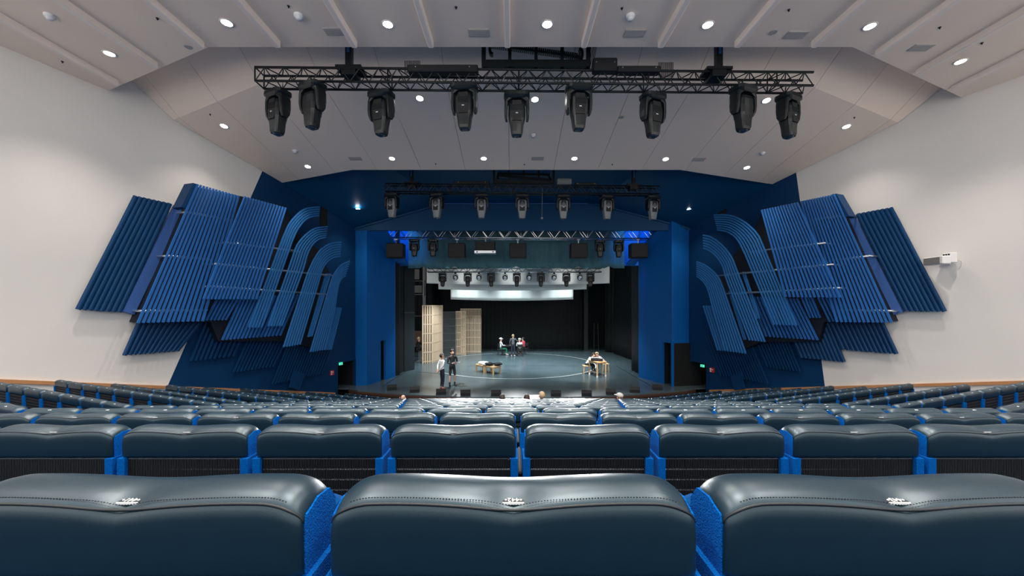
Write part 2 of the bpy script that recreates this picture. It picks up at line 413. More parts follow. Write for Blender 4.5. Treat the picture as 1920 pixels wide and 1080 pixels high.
for i in range(N):
    a0, a1 = 2*PI*i/N, 2*PI*(i+1)/N
    if 2.72 < a0 < 3.75: continue
    cir.add([(r*math.cos(a)+.1, 24.4+r*math.sin(a), .004) for r, a in ((R0, a0), (R0+.07, a0), (R0+.07, a1), (R0, a1))], [(0, 1, 2, 3)])
struct('revolve_line', cir, 'stage_line', stage, False)
ln = MB()
for a, b in ((G(780, 697), G(826, 701)), (G(718, 724), G(772, 690)), (G(1155, 686), G(1228, 728))):
    t = (b-a).normalized(); s_ = Vector((-t.y, t.x, 0))*.02
    ln.add([a-s_+Vector((0, 0, .004)), a+s_+Vector((0, 0, .004)), b+s_+Vector((0, 0, .004)), b-s_+Vector((0, 0, .004))], [(0, 1, 2, 3)])
struct('stage_seam', ln, 'black_box', stage, False)
# stage house
struct('wall_stage_back', MB().box((0, 33.2, 5), (28, .1, 12)), 'black_wall')
struct('wall_wing_left', MB().box((-13.5, 26, 5), (.1, 17, 12)), 'black_wall')
struct('wall_wing_right', MB().box((13.5, 26, 5), (.1, 17, 12)), 'black_wall')
struct('ceiling_stage', MB().box((0, 26, 11), (28, 17.2, .1)), 'black_wall')

# ------------------------------------------------------------------ stepped seating floor
PITCH, ROWZ, D0, DR, NROW = .557, 1.02, .277, .241, 14
BL, BR, ANG = -4.7, 5.0, math.radians(21.5)
SH = .85
def rowZ(i): return .52+ROWZ*i
def rowz(i): return EYE-(D0+DR*i)       # height of the seat-back seam
fl_ = MB()
TT = math.tan(ANG)
for i in range(-4, NROW+1):
    z = rowz(i)-SH; y0 = rowZ(i)-.12; y1 = y0+ROWZ
    if i == NROW: y1 = y0+3
    xs = [-13, BL, BR, 13]
    f = lambda x, y: y+(TT*(BL-x) if x < BL else TT*(x-BR) if x > BR else 0)
    for a, b in zip(xs[:-1], xs[1:]):
        fl_.add([(a, f(a, y0), z), (b, f(b, y0), z), (b, f(b, y1), z), (a, f(a, y1), z)], [(0, 1, 2, 3)])
        fl_.add([(a, f(a, y0), z), (b, f(b, y0), z), (b, f(b, y0), z+DR), (a, f(a, y0), z+DR)], [(0, 1, 2, 3)])
struct('floor', fl_, 'floor_carpet', None, False)

# ------------------------------------------------------------------ auditorium seats
def pad_mesh(nx, detail):
    hw = .2585
    if detail: prof = [(.012, -.108), (.003, -.104), (0, -.095), (0, -.07), (-.001, -.045), (0, -.022), (.002, -.011), (.006, -.003), (.012, .001), (.018, .0045), (.03, .009), (.045, .0115), (.06, .0115), (.075, .009), (.086, .004), (.095, -.006), (.1, -.02), (.101, -.05), (.1, -.108)]
    else: prof = [(.004, -.106), (0, -.095), (0, -.02), (.008, 0), (.03, .009), (.06, .0115), (.09, 0), (.1, -.025), (.1, -.106)]
    mb = MB(); xs = []
    for i in range(nx+1):
        t = -1+2*i/nx; xs.append(hw*math.copysign(abs(t)**.6 if False else math.sin(abs(t)*PI/2)**.9, t))
    k = len(prof)
    for x in xs:
        e = max(0, (abs(x)-(hw-.055))/.055); dr = .030*(1-math.sqrt(max(0, 1-e*e)))
        inset = .010*(1-math.sqrt(max(0, 1-max(0, (abs(x)-(hw-.02))/.02)**2)))
        for (y, z) in prof:
            wz = max(0, (z+.06)/.06) if z < 0 else 1
            zz = z-dr*min(1, wz)-.0025*math.cos(x/hw*PI*1.5)*min(1, wz)*(1-e)
            if detail and z > -.03:
                g = math.exp(-(x/.026)**2)*math.exp(-((y-.022)/.028)**2)
                g2 = math.exp(-(x/.07)**2)*math.exp(-((y-.03)/.05)**2)
                zz -= .009*g+.004*g2
            yy = y+(inset if y < .05 else -inset)
            mb.v.append(Vector((x, yy, zz)))
    for i in range(nx):
        for j in range(k-1): mb.f.append((i*k+j, i*k+j+1, (i+1)*k+j+1, (i+1)*k+j)); mb.m.append(0)
    mb.f += [tuple(range(k)), tuple(nx*k+j for j in range(k-1, -1, -1))]; mb.m += [0, 0]
    for i in range(nx): mb.f.append((i*k, (i+1)*k, (i+1)*k+k-1, i*k+k-1)); mb.m.append(0)
    return mb
def side_mesh(sg):
    mb = MB(); prof = [(.014, -.11), (.012, -.035), (.018, -.022), (.05, -.012), (.085, -.016), (.104, -.04), (.11, -.11)]
    x0, x1 = sg*.2545, sg*.2602; n = len(prof)
    mb.add([(x0, y, z) for y, z in prof]+[(x1, y, z) for y, z in prof], [tuple(range(n)), tuple(range(2*n-1, n-1, -1))]+[(i, (i+1) % n, n+(i+1) % n, n+i) for i in range(n)])
    low = [(-.004, -.108), (-.004, -.60), (.05, -SH), (.16, -SH), (.13, -.35), (.11, -.108)]
    x0, x1 = sg*.238, sg*.2685; n = len(low)
    mb.add([(x0, y, z) for y, z in low]+[(x1, y, z) for y, z in low], [tuple(range(n)), tuple(range(2*n-1, n-1, -1))]+[(i, (i+1) % n, n+(i+1) % n, n+i) for i in range(n)])
    return mb
def slat_mesh(ribs):
    mb = MB().box((0, .022, 0), (.474, .012, .034))
    for i in range(ribs): mb.box((-.234+.468*i/(ribs-1), .014, 0), (.0034, .010, .048))
    return mb
def grille_mesh():        # far seats: slats in one piece
    mb = MB().box((0, .045, -.24), (.474, .008, .25))
    for j in range(4): mb.box((0, .02, -.135-.043*j), (.474, .014, .030))
    return mb
ME = {}
def seat_meshes():
    ME['pad_hi'] = pad_mesh(44, True).data('backrest_cushion', 'leather', True)
    ME['pad_lo'] = pad_mesh(14, False).data('backrest_cushion', 'leather', True)
    ME['sideL'] = side_mesh(-1).data('side_panel', 'carpet_blue'); ME['sideR'] = side_mesh(1).data('side_panel', 'carpet_blue')
    ME['slat_hi'] = slat_mesh(70).data('slat', 'grille_black'); ME['grille'] = grille_mesh().data('back_grille', 'grille_black')
    pts = []
    hw = .2585
    for i in range(41):
        x = hw*math.sin((-1+2*i/40)*PI/2); e = max(0, (abs(x)-(hw-.055))/.055); dr = .030*(1-math.sqrt(max(0, 1-e*e)))
        zz = -.003-dr*.95-.0025*math.cos(x/hw*PI*1.5)*(1-e)-.004*math.exp(-(x/.06)**2)
        pts.append((x*.997, .0052+.006*max(0, (abs(x)-(hw-.02))/.02)**2, zz))
    ME['piping'] = MB().sweep([Vector(p) for p in pts], Vector((0, -.8, .6)), [(.0021*math.cos(a*PI/4), .0021*math.sin(a*PI/4)) for a in range(8)]).data('piping', 'piping', True)
    st = MB()
    for i in range(110):
        x = -.232+.464*i/109; e = max(0, (abs(x)-(hw-.055))/.055)
        st.box((x, .0135, .0022-.03*(1-math.sqrt(max(0, 1-e*e)))-.0025*math.cos(x/hw*PI*1.5)*(1-e)-.0105*math.exp(-(x/.030)**2)*.6), (.0020, .0009, .0009))
    ME['stitching'] = st.data('stitching', 'piping')
    ME['steel'] = MB().box((0, .016, -.1135), (.470, .012, .004)).data('steel_strip', 'steel_strip')
    glint_rods = MB()
    for j in range(4): glint_rods.box((0, .0145, -.1585-.043*j), (.466, .004, .0042))
    ME['wires'] = glint_rods.data('wire', 'plate_white')  # white rods stand in for the dots of light between slats
    ME['plate'] = MB().box((0, .024, -.0035), (.031, .011, .003), 0).box((0, .0178, -.0035), (.031, .0014, .0032), 1).data('number_plate', ['plate_dark', 'plate_white'])
    ME['plate_lo'] = MB().box((0, .024, .001), (.034, .012, .006), 0).box((0, .0175, .0015), (.034, .002, .007), 1).box((0, .025, .0045), (.024, .006, .001), 1).data('number_plate', ['plate_dark', 'plate_white'])
    c = MB().rbox((0, .19, -.30), (.46, .10, .42), .03, 0)
    c.box((0, .11, -.26), (.46, .03, .40), 0)
    ME['cushion'] = c.data('seat_cushion', 'seat_blue')
    ME['lower'] = MB().box((0, .02, -.50), (.474, .03, .34)).data('lower_panel', 'seat_blue')
    ME['arm'] = MB().rbox((.2785, .22, -.22), (.018, .30, .05), .008, 0, 1).data('armrest', 'grille_black')
seat_meshes()
def seat_root(i, loc, rz, label, hi):
    t = thing('auditorium_seat', label, 'seat', (loc[0], loc[1], loc[2]-SH), rz, 'rows of auditorium seats')
    def ch(n, me, p=None):
        o = link(n, me, p or t)
        if p is None: o.location = (0, 0, SH)
        return o
    pad = ch('backrest_cushion', ME['pad_hi' if hi else 'pad_lo'])
    ch('side_panel', ME['sideL']); ch('side_panel', ME['sideR']); ch('lower_panel', ME['lower']); ch('seat_cushion', ME['cushion']); ch('armrest', ME['arm'])
    if hi:
        ch('piping', ME['piping'], pad); ch('stitching', ME['stitching'], pad)
        pl = ch('number_plate', ME['plate'], pad); pl.location = (0, 0, -.0045); pl.rotation_euler = (math.radians(4), 0, 0)
        g = ch('back_grille', ME['steel'])
        for j in range(5):
            s_ = link('slat', ME['slat_hi'], g); s_.location = (0, 0, -.137-.043*j)
        link('wire', ME['wires'], g)  # white rods painted as light dots in the grille
    else:
        ch('number_plate', ME['plate_lo'], pad); ch('back_grille', ME['grille'])
    return t
OFF = {0: 0.0, 1: .5, 2: .5, 3: 0.0}
seats = []
def inframe(p, m=0):
    if p.y < .3: return False
    u = U0+F*p.x/p.y; hwp = F*.28/p.y; return -hwp-m < u < 1920+hwp+m
for i in range(NROW):
    off = OFF.get(i, .5 if i % 2 else 0.0)
    x_off = {0: .002, 1: .035, 2: .043, 3: 0.0}.get(i, 0.0)
    xl, xr = 0, 0
    for k in range(-10, 11):
        x = (k+off)*PITCH+x_off
        if x-.27 < BL-.12 or x+.27 > BR+.12: continue
        xl = min(xl, x-.2785); xr = max(xr, x+.2785)
        p = Vector((x, rowZ(i), rowz(i)))
        if off: nm = ('%s seat right of the middle gap' % ORD[k]) if k >= 0 else ('%s seat left of the middle gap' % ORD[-k-1])
        else: nm = 'on the middle line' if k == 0 else ('%s seat right of the middle one' % ORD[k-1] if k > 0 else '%s seat left of the middle one' % ORD[-k-1])
        seats.append((p, 0.0, i, 'dark leather seat, %s row from the camera, %s' % (ORD[i], nm)))
    if i < 3: continue
    for sg in (-1, 1):
        b = xl if sg < 0 else xr; j = 0
        while True:
            s_ = (j+.5)*PITCH+.07; x = b+sg*s_*math.cos(ANG); y = rowZ(i)+s_*math.sin(ANG)
            if (sg < 0 and x < max(-9.1, wl(y)+1.45)) or (sg > 0 and x > min(8.7, wr(y)-1.5)): break
            seats.append((Vector((x, y, rowz(i))), -sg*-1*ANG if False else (-ANG if sg < 0 else ANG), i,
                          'dark leather seat, %s side block, %s row from the camera, %s from the bend' % ('left' if sg < 0 else 'right', ORD[i], ORD[j])))
            j += 1
vis = [s_ for s_ in seats if inframe(s_[0])]
vis.sort(key=lambda s_: s_[0].y)
ind, rest = vis[:300], vis[300:]
near_out = [s_ for s_ in seats if not inframe(s_[0]) and inframe(s_[0], 500)]
PEOPLE_SEATS = []
row0 = {}
for p, rz, i, lab in ind:
    if i == 0:
        lab = {0: 'large dark leather seat nearest the camera with number plate 442'}.get(round(p.x/PITCH), 'large dark leather seat nearest the camera, %s of seat 442' % ('left' if p.x < 0 else 'right'))
    r = seat_root(i, p, rz, lab, i < 3 and rz == 0)
    if i == 0: row0[round(p.x/PITCH)] = r
def bake(lst, name, label):
    if not lst: return
    mb = MB(); mats = ['leather', 'carpet_blue', 'grille_black', 'plate_dark', 'plate_white', 'seat_blue']
    def addme(me, Mx, mi0):
        o = len(mb.v); mb.v += [Mx @ v.co for v in me.vertices]
        for pl in me.polygons: mb.f.append(tuple(o+q for q in pl.vertices)); mb.m.append(mi0+pl.material_index)
    for p, rz, i, lab in lst:
        Mx = Matrix.Translation(p) @ Matrix.Rotation(rz, 4, 'Z')
        for k, mi in (('pad_lo', 0), ('sideL', 1), ('sideR', 1), ('grille', 2), ('plate_lo', 3), ('cushion', 5)): addme(ME[k], Mx, mi)
    o = link(name, mb.data(name, mats, False, False)); tag(o, label, 'seats', None, 'stuff'); return o
bake(rest+near_out, 'seat_rows', 'remaining far rows of dark leather seats before the stage')
def text_mesh(txt, size, mt, depth=.0004):
    cu = bpy.data.curves.new('t', 'FONT'); cu.body = txt; cu.size = size; cu.align_x = 'CENTER'; cu.align_y = 'CENTER'; cu.extrude = depth
    o = bpy.data.objects.new('t', cu); C.objects.link(o); dg = bpy.context.evaluated_depsgraph_get()
    me = bpy.data.meshes.new_from_object(o.evaluated_get(dg)); bpy.data.objects.remove(o); me.materials.clear(); me.materials.append(M[mt]); return me
for k, r in row0.items():
    n = {-1: '441', 0: '442', 1: '443'}.get(k)
    if not n: continue
    pad = [c for c in r.children if c.name.startswith('backrest')][0]
    pl = [c for c in pad.children if c.name.startswith('number_plate')][0]
    # the figures face the sitter, so they stand on their heads seen from behind; numbers share the plate
    bm = bmesh.new(); bm.from_mesh(pl.data); tm = text_mesh('\u2022'+n+'\u2022', .0118, 'plate_white')
    tm.transform(Matrix.Translation((0, .0245, -.0018)) @ Matrix.Rotation(PI, 4, 'Z'))
    nf = len(bm.faces); bm.from_mesh(tm); bm.faces.ensure_lookup_table()
    for f in bm.faces[nf:]: f.material_index = 1
    me = bpy.data.meshes.new('number_plate'); bm.to_mesh(me); bm.free()
    for m_ in ('plate_dark', 'plate_white'): me.materials.append(M[m_])
    pl.data = me

# ------------------------------------------------------------------ blue slat reliefs on the side walls
HALFROUND = [(-.5, -.2), (-.5, .05), (-.36, .34), (-.15, .48), (.15, .48), (.36, .34), (.5, .05), (.5, -.2)]
def lerp(a, b, t): return (a[0]+(b[0]-a[0])*t, a[1]+(b[1]-a[1])*t)
def slat_panel(side, name, label, TLp, TRp, BRp, BLp, n, o, kind='blade', mt='slat_blue', fill=.52, depth=.045, rails=()):
    fn = WL if side < 0 else WR; nrm = NL if side < 0 else NR
    base = (fn(*BLp, 0)+fn(*BRp, 0))/2
    t = thing(name, label, 'wall panel', base, 0, 'blue slat reliefs on the side walls')
    for i in range(n):
        a, b = lerp(TLp, TRp, (i+.5)/n), lerp(BLp, BRp, (i+.5)/n)
        A, B = fn(*a, o), fn(*b, o)
        wA = (fn(*lerp(TLp, TRp, (i+1)/n), o)-fn(*lerp(TLp, TRp, i/n), o)).length; wB = (fn(*lerp(BLp, BRp, (i+1)/n), o)-fn(*lerp(BLp, BRp, i/n), o)).length
        tt = (A-B).normalized(); sd = nrm.cross(tt).normalized()
        hA = fn(*lerp(TLp, TRp, (i+1)/n), o)-fn(*lerp(TLp, TRp, i/n), o); hB = fn(*lerp(BLp, BRp, (i+1)/n), o)-fn(*lerp(BLp, BRp, i/n), o)
        pA, pB = abs(hA.dot(sd)), abs(hB.dot(sd))
        if kind == 'round': sec = HALFROUND; ws = (pA*1.02, pB*1.02); k = len(sec)
        else: sec = [(-.5, -.5), (-.5, .5), (.5, .5), (.5, -.5)]; ws = (pA*fill, pB*fill); k = 4
        mb = MB(); vs = []
        for q, wd in ((A, ws[0]), (B, ws[1])):
            dd = depth if kind != 'round' else wd*.8
            vs += [q+sd*(x*wd)+nrm*(y*dd) for x, y in sec]
        mb.add(vs, [tuple(range(k)), tuple(range(2*k-1, k-1, -1))]+[(j, (j+1) % k, k+(j+1) % k, k+j) for j in range(k)])
        part('slat', mb, mt, t, False, True)
    for (ra, rb) in rails:
        mb = MB(); A, B = fn(*ra, o-.18), fn(*rb, o-.18); mb.tube(A, B, .035, 6)
        for e in (A, B): mb.tube(e, e-nrm*(o-.18), .03, 6)
        part('support_rail', mb, 'silver', t, True, True)
    return t
def tube_panel(side, name, label, outer, inner, n, o, depth=.03, fill=.55, mt='tube_blue'):
    fn = WL if side < 0 else WR; nrm = NL if side < 0 else NR
    base = (fn(*outer[-1], 0)+fn(*inner[-1], 0))/2
    t = thing(name, label, 'wall panel', base, 0, 'curved blue slat groups on the side walls')
    for i in range(n):
        f = i/(n-1)
        px = [lerp(a, b, f) for a, b in zip(outer, inner)]
        # Catmull-Rom smoothing of the bent part
        q = []
        for j in range(len(px)-1):
            p0, p1, p2, p3 = px[max(j-1, 0)], px[j], px[j+1], px[min(j+2, len(px)-1)]
            m = 4 if j < len(px)-2 else 1
            for s_ in range(m):
                u = s_/m; q.append(tuple(.5*((2*p1[c])+(-p0[c]+p2[c])*u+(2*p0[c]-5*p1[c]+4*p2[c]-p3[c])*u*u+(-p0[c]+3*p1[c]-3*p2[c]+p3[c])*u**3) for c in (0, 1)))
        q.append(px[-1])
        pts = [fn(a, b, o) for a, b in q]
        wd = (fn(*outer[-1], o)-fn(*inner[-1], o)).length/(n-1)*fill*.9
        sec = [(-wd/2, -depth/2), (-wd/2, depth/2), (wd/2, depth/2), (wd/2, -depth/2)]
        part('curved_slat', MB().sweep(pts, nrm, sec), mt, t, False, True)
    return t
L, R = -1, 1
# left wall
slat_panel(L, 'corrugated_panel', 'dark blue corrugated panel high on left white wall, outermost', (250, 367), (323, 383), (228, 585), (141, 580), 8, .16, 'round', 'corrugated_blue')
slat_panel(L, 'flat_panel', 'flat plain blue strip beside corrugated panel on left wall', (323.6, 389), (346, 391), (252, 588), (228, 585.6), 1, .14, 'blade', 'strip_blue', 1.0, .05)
slat_panel(L, 'slat_panel', 'largest blue slat panel standing off the left white wall', (368, 345), (450, 368), (384, 602), (254, 606), 14, .75, rails=(((352, 398), (430, 412)), ((315, 480), (392, 486)), ((270, 583), (388, 581))))
slat_panel(L, 'slat_panel', 'blue slat panel between large left panel and first curved slats', (457, 368), (538, 390), (483, 561), (378, 561), 15, .98, rails=(((425, 455), (560, 471)), ((405, 495), (624, 517)), ((395, 537), (612, 552))))
slat_panel(L, 'slat_panel', 'short blue slat panel low on left wall ending above corrugated panel', (405, 558), (450, 558), (426, 600), (383, 601), 6, .5)
slat_panel(L, 'slat_panel', 'blue slat panel below middle left panel with shiny end brackets', (449, 558), (562, 552), (528, 629), (413, 638), 16, .48, rails=(((408, 581), (602, 584)), ((425, 625), (592, 619))))
tube_panel(L, 'curved_slats', 'topmost group of curved blue slats on left blue wall', [(600, 388), (575, 391), (559, 401), (543, 419), (534, 438), (523, 466), (467, 614)], [(598, 404), (581, 407), (569, 415), (557, 431), (550, 446), (541, 470), (490, 614)], 5, .85)
tube_panel(L, 'curved_slats', 'second highest group of curved blue slats on left blue wall', [(614, 425), (592, 428), (576, 438), (561, 454), (553, 470), (540, 508), (503, 612)], [(611, 445), (598, 448), (587, 457), (579, 470), (574, 484), (565, 514), (528, 611)], 6, .9)
tube_panel(L, 'curved_slats', 'third group of curved blue slats on left blue wall, palest', [(640, 454), (620, 457), (602, 468), (592, 482), (584, 497), (572, 528), (532, 651)], [(638, 480), (624, 483), (612, 492), (604, 505), (600, 518), (592, 546), (562, 646)], 7, .95)
slat_panel(L, 'slat_panel', 'narrow strip of three pale blue slats between left curved groups', (610, 513), (621, 513), (586, 630), (576, 632), 3, .8, 'blade', 'tube_blue', .7)
tube_panel(L, 'curved_slats', 'lowest group of curved blue slats on left blue wall near door', [(656, 490), (641, 497), (630, 509), (622, 525), (615, 548), (608, 572), (582, 660)], [(648, 517), (641, 521), (636, 530), (633, 542), (630, 560), (626, 585), (608, 656)], 7, .85)
slat_panel(L, 'slat_panel', 'straight pale blue slat strip nearest the left exit door', (628, 576), (641, 577), (622, 655), (609, 656), 4, .7, 'blade', 'tube_blue', .7)
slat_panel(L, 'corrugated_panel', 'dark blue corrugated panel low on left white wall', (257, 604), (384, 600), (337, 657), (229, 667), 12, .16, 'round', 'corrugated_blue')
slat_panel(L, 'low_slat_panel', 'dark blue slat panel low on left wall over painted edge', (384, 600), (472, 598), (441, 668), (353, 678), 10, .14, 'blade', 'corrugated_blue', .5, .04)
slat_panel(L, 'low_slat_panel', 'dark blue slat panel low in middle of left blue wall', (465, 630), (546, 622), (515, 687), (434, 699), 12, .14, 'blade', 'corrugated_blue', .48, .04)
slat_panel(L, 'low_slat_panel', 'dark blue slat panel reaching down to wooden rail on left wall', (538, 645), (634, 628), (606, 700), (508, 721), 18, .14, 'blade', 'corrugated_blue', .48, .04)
slat_panel(L, 'wall_post', 'flat dark blue post crossing the left wooden rail', (552, 700), (572, 697), (562, 727), (541, 730), 1, .2, 'blade', 'wall_blue', 1, .08)
# right wall
slat_panel(R, 'corrugated_panel', 'dark blue corrugated panel high on right white wall beside loudspeaker', (1604, 402), (1674, 389), (1776, 584), (1695, 583), 8, .16, 'round', 'corrugated_blue')
slat_panel(R, 'flat_panel', 'flat plain blue strip beside corrugated panel on right wall', (1586, 406), (1604, 406), (1695, 587.5), (1675, 588), 1, .14, 'blade', 'strip_blue', 1.0, .05)
slat_panel(R, 'slat_panel', 'largest blue slat panel standing off the right white wall', (1500, 378), (1566, 364), (1676, 605), (1566, 604), 13, .75, rails=(((1520, 412), (1590, 404)), ((1548, 490), (1630, 480)), ((1572, 581), (1668, 583))))
slat_panel(R, 'slat_panel', 'blue slat panel between large right panel and first curved slats', (1426, 394), (1497, 379), (1579, 558), (1470, 557), 14, .98, rails=(((1410, 472), (1545, 456)), ((1346, 517), (1560, 496)), ((1362, 551), (1572, 540))))
slat_panel(R, 'slat_panel', 'short blue slat panel low on right wall ending above corrugated panel', (1531, 558), (1575, 558), (1597, 603), (1553, 603), 6, .5)
slat_panel(R, 'slat_panel', 'smallest blue slat panel low on right wall under middle panel', (1500, 557), (1525, 557), (1541, 596), (1517, 596), 4, .55)
slat_panel(R, 'slat_panel', 'blue slat panel below middle right panel with shiny end brackets', (1403, 556), (1498, 560), (1537, 638), (1434, 631), 14, .48, rails=(((1376, 585), (1570, 582)), ((1388, 621), (1528, 625))))
tube_panel(R, 'curved_slats', 'topmost group of curved blue slats on right blue wall', [(1338, 403), (1369, 404), (1391, 413), (1408, 426), (1421, 441), (1431, 462), (1493, 610)], [(1345, 431), (1362, 434), (1376, 442), (1386, 454), (1393, 468), (1402, 488), (1452, 609)], 8, .88)
tube_panel(R, 'curved_slats', 'middle group of curved blue slats on right blue wall, palest', [(1318, 441), (1334, 445), (1352, 458), (1365, 473), (1374, 488), (1384, 514), (1434, 641)], [(1319, 465), (1331, 470), (1342, 479), (1351, 491), (1357, 504), (1364, 528), (1406, 638)], 6, .93)
tube_panel(R, 'curved_slats', 'lowest group of curved blue slats on right blue wall', [(1306, 491), (1321, 497), (1336, 508), (1347, 521), (1354, 536), (1361, 556), (1398, 663)], [(1306, 518), (1314, 523), (1322, 532), (1327, 542), (1331, 554), (1336, 574), (1360, 658)], 8, .85)
slat_panel(R, 'slat_panel', 'straight pale blue slat strip nearest the right exit door', (1317, 573), (1336, 573), (1364, 658), (1344, 657), 4, .7, 'blade', 'tube_blue', .6)
slat_panel(R, 'slat_panel', 'pair of single pale blue slats between right curved groups', (1366, 546), (1371, 546), (1400, 637), (1394, 637), 2, .75, 'blade', 'tube_blue', .7)
slat_panel(R, 'slat_panel', 'pair of single blue slats beside topmost right curved group', (1391, 510), (1397, 510), (1426, 597), (1419, 597), 2, .75, 'blade', 'tube_blue', .7)
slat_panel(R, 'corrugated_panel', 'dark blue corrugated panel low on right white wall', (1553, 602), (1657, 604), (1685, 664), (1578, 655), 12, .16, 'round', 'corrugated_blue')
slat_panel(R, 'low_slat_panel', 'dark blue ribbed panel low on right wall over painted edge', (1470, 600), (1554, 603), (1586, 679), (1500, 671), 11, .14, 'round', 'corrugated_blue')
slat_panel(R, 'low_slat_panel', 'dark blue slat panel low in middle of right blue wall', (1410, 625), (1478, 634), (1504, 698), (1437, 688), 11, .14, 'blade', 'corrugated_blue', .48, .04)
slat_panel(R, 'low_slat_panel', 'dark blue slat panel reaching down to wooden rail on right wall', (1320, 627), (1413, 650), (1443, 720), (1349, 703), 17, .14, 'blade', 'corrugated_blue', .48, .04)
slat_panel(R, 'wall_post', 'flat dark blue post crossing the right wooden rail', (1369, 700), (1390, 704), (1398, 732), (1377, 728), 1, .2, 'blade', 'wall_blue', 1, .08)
for side, pts, lab in ((L, [(367, 350), (452, 368), (536, 386), (560, 440), (600, 470), (632, 545), (606, 636), (585, 652), (540, 640), (410, 640), (395, 604), (258, 604)], 'dark navy sheet darkening the gaps behind the left blue slats'),
                       (R, [(1432, 390), (1566, 366), (1672, 602), (1545, 604), (1535, 640), (1425, 642), (1395, 655), (1372, 640), (1338, 545), (1365, 490), (1410, 440)], 'dark navy sheet darkening the gaps behind the right blue slats')):
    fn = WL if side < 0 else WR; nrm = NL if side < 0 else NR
    o = based('gap_dark_sheet', slab(MB(), [fn(*p, .34) for p in pts], -nrm*.33), 'gap_dark'); tag(o, lab, 'wall panel', 'dark sheets behind the slats')  # dark sheet added so the gaps between slats read black
# triangular end brackets at the top outer corners of the large panels
for side, pts, lab in ((L, [(362, 343), (369, 345), (350, 392), (340, 388)], 'blue end bracket at top of the large left slat panel'), (R, [(1560, 364), (1568, 363), (1592, 405), (1583, 408)], 'blue end bracket at top of the large right slat panel')):
    fn = WL if side < 0 else WR; nrm = NL if side < 0 else NR
    mb = slab(MB(), [fn(*p, .70) for p in pts], -nrm*.35); o = based('end_bracket', mb, 'wall_blue'); tag(o, lab, 'bracket', 'end brackets of slat panels')
# flat black panels painted for the dark inside the blue walls' spotlight slots
for side, pts, lab in ((L, [(600, 381), (613, 390), (613, 436), (600, 430)], 'black panel for dark of lighting slot in left blue wall under ceiling'), (R, [(1362, 380), (1345, 392), (1345, 402), (1362, 400)], 'black panel for dark of lighting slot in right blue wall under ceiling')):
    fn = WL if side < 0 else WR; nrm = NL if side < 0 else NR
    mb = slab(MB(), [fn(*p, .004) for p in pts], nrm*.02); o = based('dark_slot_panel', mb, 'black_wall'); tag(o, lab, 'wall slot', 'lighting slots')

# ------------------------------------------------------------------ ceiling fittings
def lamp_light(name, parent, loc, watts, size=1.75, blend=1.0, col=(1, .895, .79), rad=.07, rot=None):
    l = bpy.data.lights.new(name, 'SPOT'); l.energy = watts; l.spot_size = size; l.spot_blend = blend; l.color = col; l.shadow_soft_size = rad
    o = bpy.data.objects.new(name, l); C.objects.link(o); o.parent = parent; o.location = loc
    if rot: o.rotation_euler = rot
    return o
dl_trim = MB().lathe([(.085, 0), (.115, -.004), (.118, -.010), (.10, -.016), (.088, -.012)], 24).data('trim_ring', 'lamp_trim', True)
dl_disc = MB().add([(.086*math.cos(2*PI*i/24), .086*math.sin(2*PI*i/24), -.009) for i in range(24)], [tuple(range(24))]).data('lamp_disc', 'lamp_glow')
def downlight(p, label, watts, tilt=0.0, scale=1.0, grp='ceiling downlights', size=1.8):
    t = thing('downlight', label, 'downlight', p, 0, grp); t.rotation_euler = (tilt, 0, 0); t.scale = (scale,)*3
    link('trim_ring', dl_trim, t); link('lamp_disc', dl_disc, t)
    lamp_light('lamp_light', t, (0, 0, -.03), watts, size, rot=(-tilt, 0, 0)); return t
def ceil1(u, v): Z = 5.3*F/(V0-v); return Vector(((u-U0)/F*Z, Z, H1-.001))
def ceil2(u, v):
    a = (V0-v)/F; Z = (5.4+.2*9.7)/(a+.2); return Vector(((u-U0)/F*Z, Z, h2(Z)-.001))
TILT2 = -math.atan(.2)
for k, (u, v) in enumerate([(205, 100), (425, 42), (727, 45), (1026, 45), (1327, 46), (1631, 49), (1801, 115)]):
    downlight(ceil1(u, v), 'round downlight in near finned ceiling, %s from left' % ORD[k], W_CEIL1*(.5 if k in (0, 6) else 1.1))
for rn, yrow in (('second', 4.2), ('third', 1.6)):
    for k, x in enumerate((-9.0, -6.0, -2.9, .1, 3.1, 6.1, 9.2)):
        downlight(Vector((x, yrow, H1-.001)), 'round downlight overhead, %s row counted from the ceiling edge, %s from left' % (rn, ORD[k]), W_CEIL1*(.45 if abs(x) > 8 else .9), grp='overhead downlights')
for k, (u, v) in enumerate([(420, 236), (571, 187), (787, 184), (1003, 186), (1220, 187), (1437, 188), (1587, 237)]):
    downlight(ceil2(u, v), 'round downlight in sloping ceiling behind the black truss, %s from left' % ORD[k], W_CEIL2*(.45 if k in (0, 6) else 1.1), TILT2)
for k, (u, v) in enumerate([(577, 312), (735, 297), (907, 297), (1077, 297), (1248, 298), (1400, 314)]):
    downlight(ceil2(u, v), 'round downlight near lower edge of sloping ceiling, %s from left' % ORD[k], W_CEIL2*(.7 if k in (0, 5) else 1.1), TILT2)
def on_tri(u, v, a, b, c):
    n = (b-a).cross(c-a); o = Vector((0, 0, EYE)); dr = P(u, v, 1)-o; t = n.dot(a-o)/n.dot(dr); return o+dr*t
pL, pR = on_tri(671, 388, A0, Cc, Bc), on_tri(1292, 389, A1, Cr, Br)
downlight(pL-Vector((0, 0, .075)), 'small round downlight in blue ceiling left of the second truss', W_BLUE, 0, .9)
downlight(pR-Vector((0, 0, .075)), 'small round downlight in blue ceiling right of the second truss', W_BLUE, 0, .9)
vent_me = MB().box((0, 0, -.006), (.40, .19, .012)); [vent_me.box((0, -.08+.02*i, -.014), (.38, .006, .006)) for i in range(9)]
vent_me = vent_me.data('ceiling_vent', 'vent_grey')
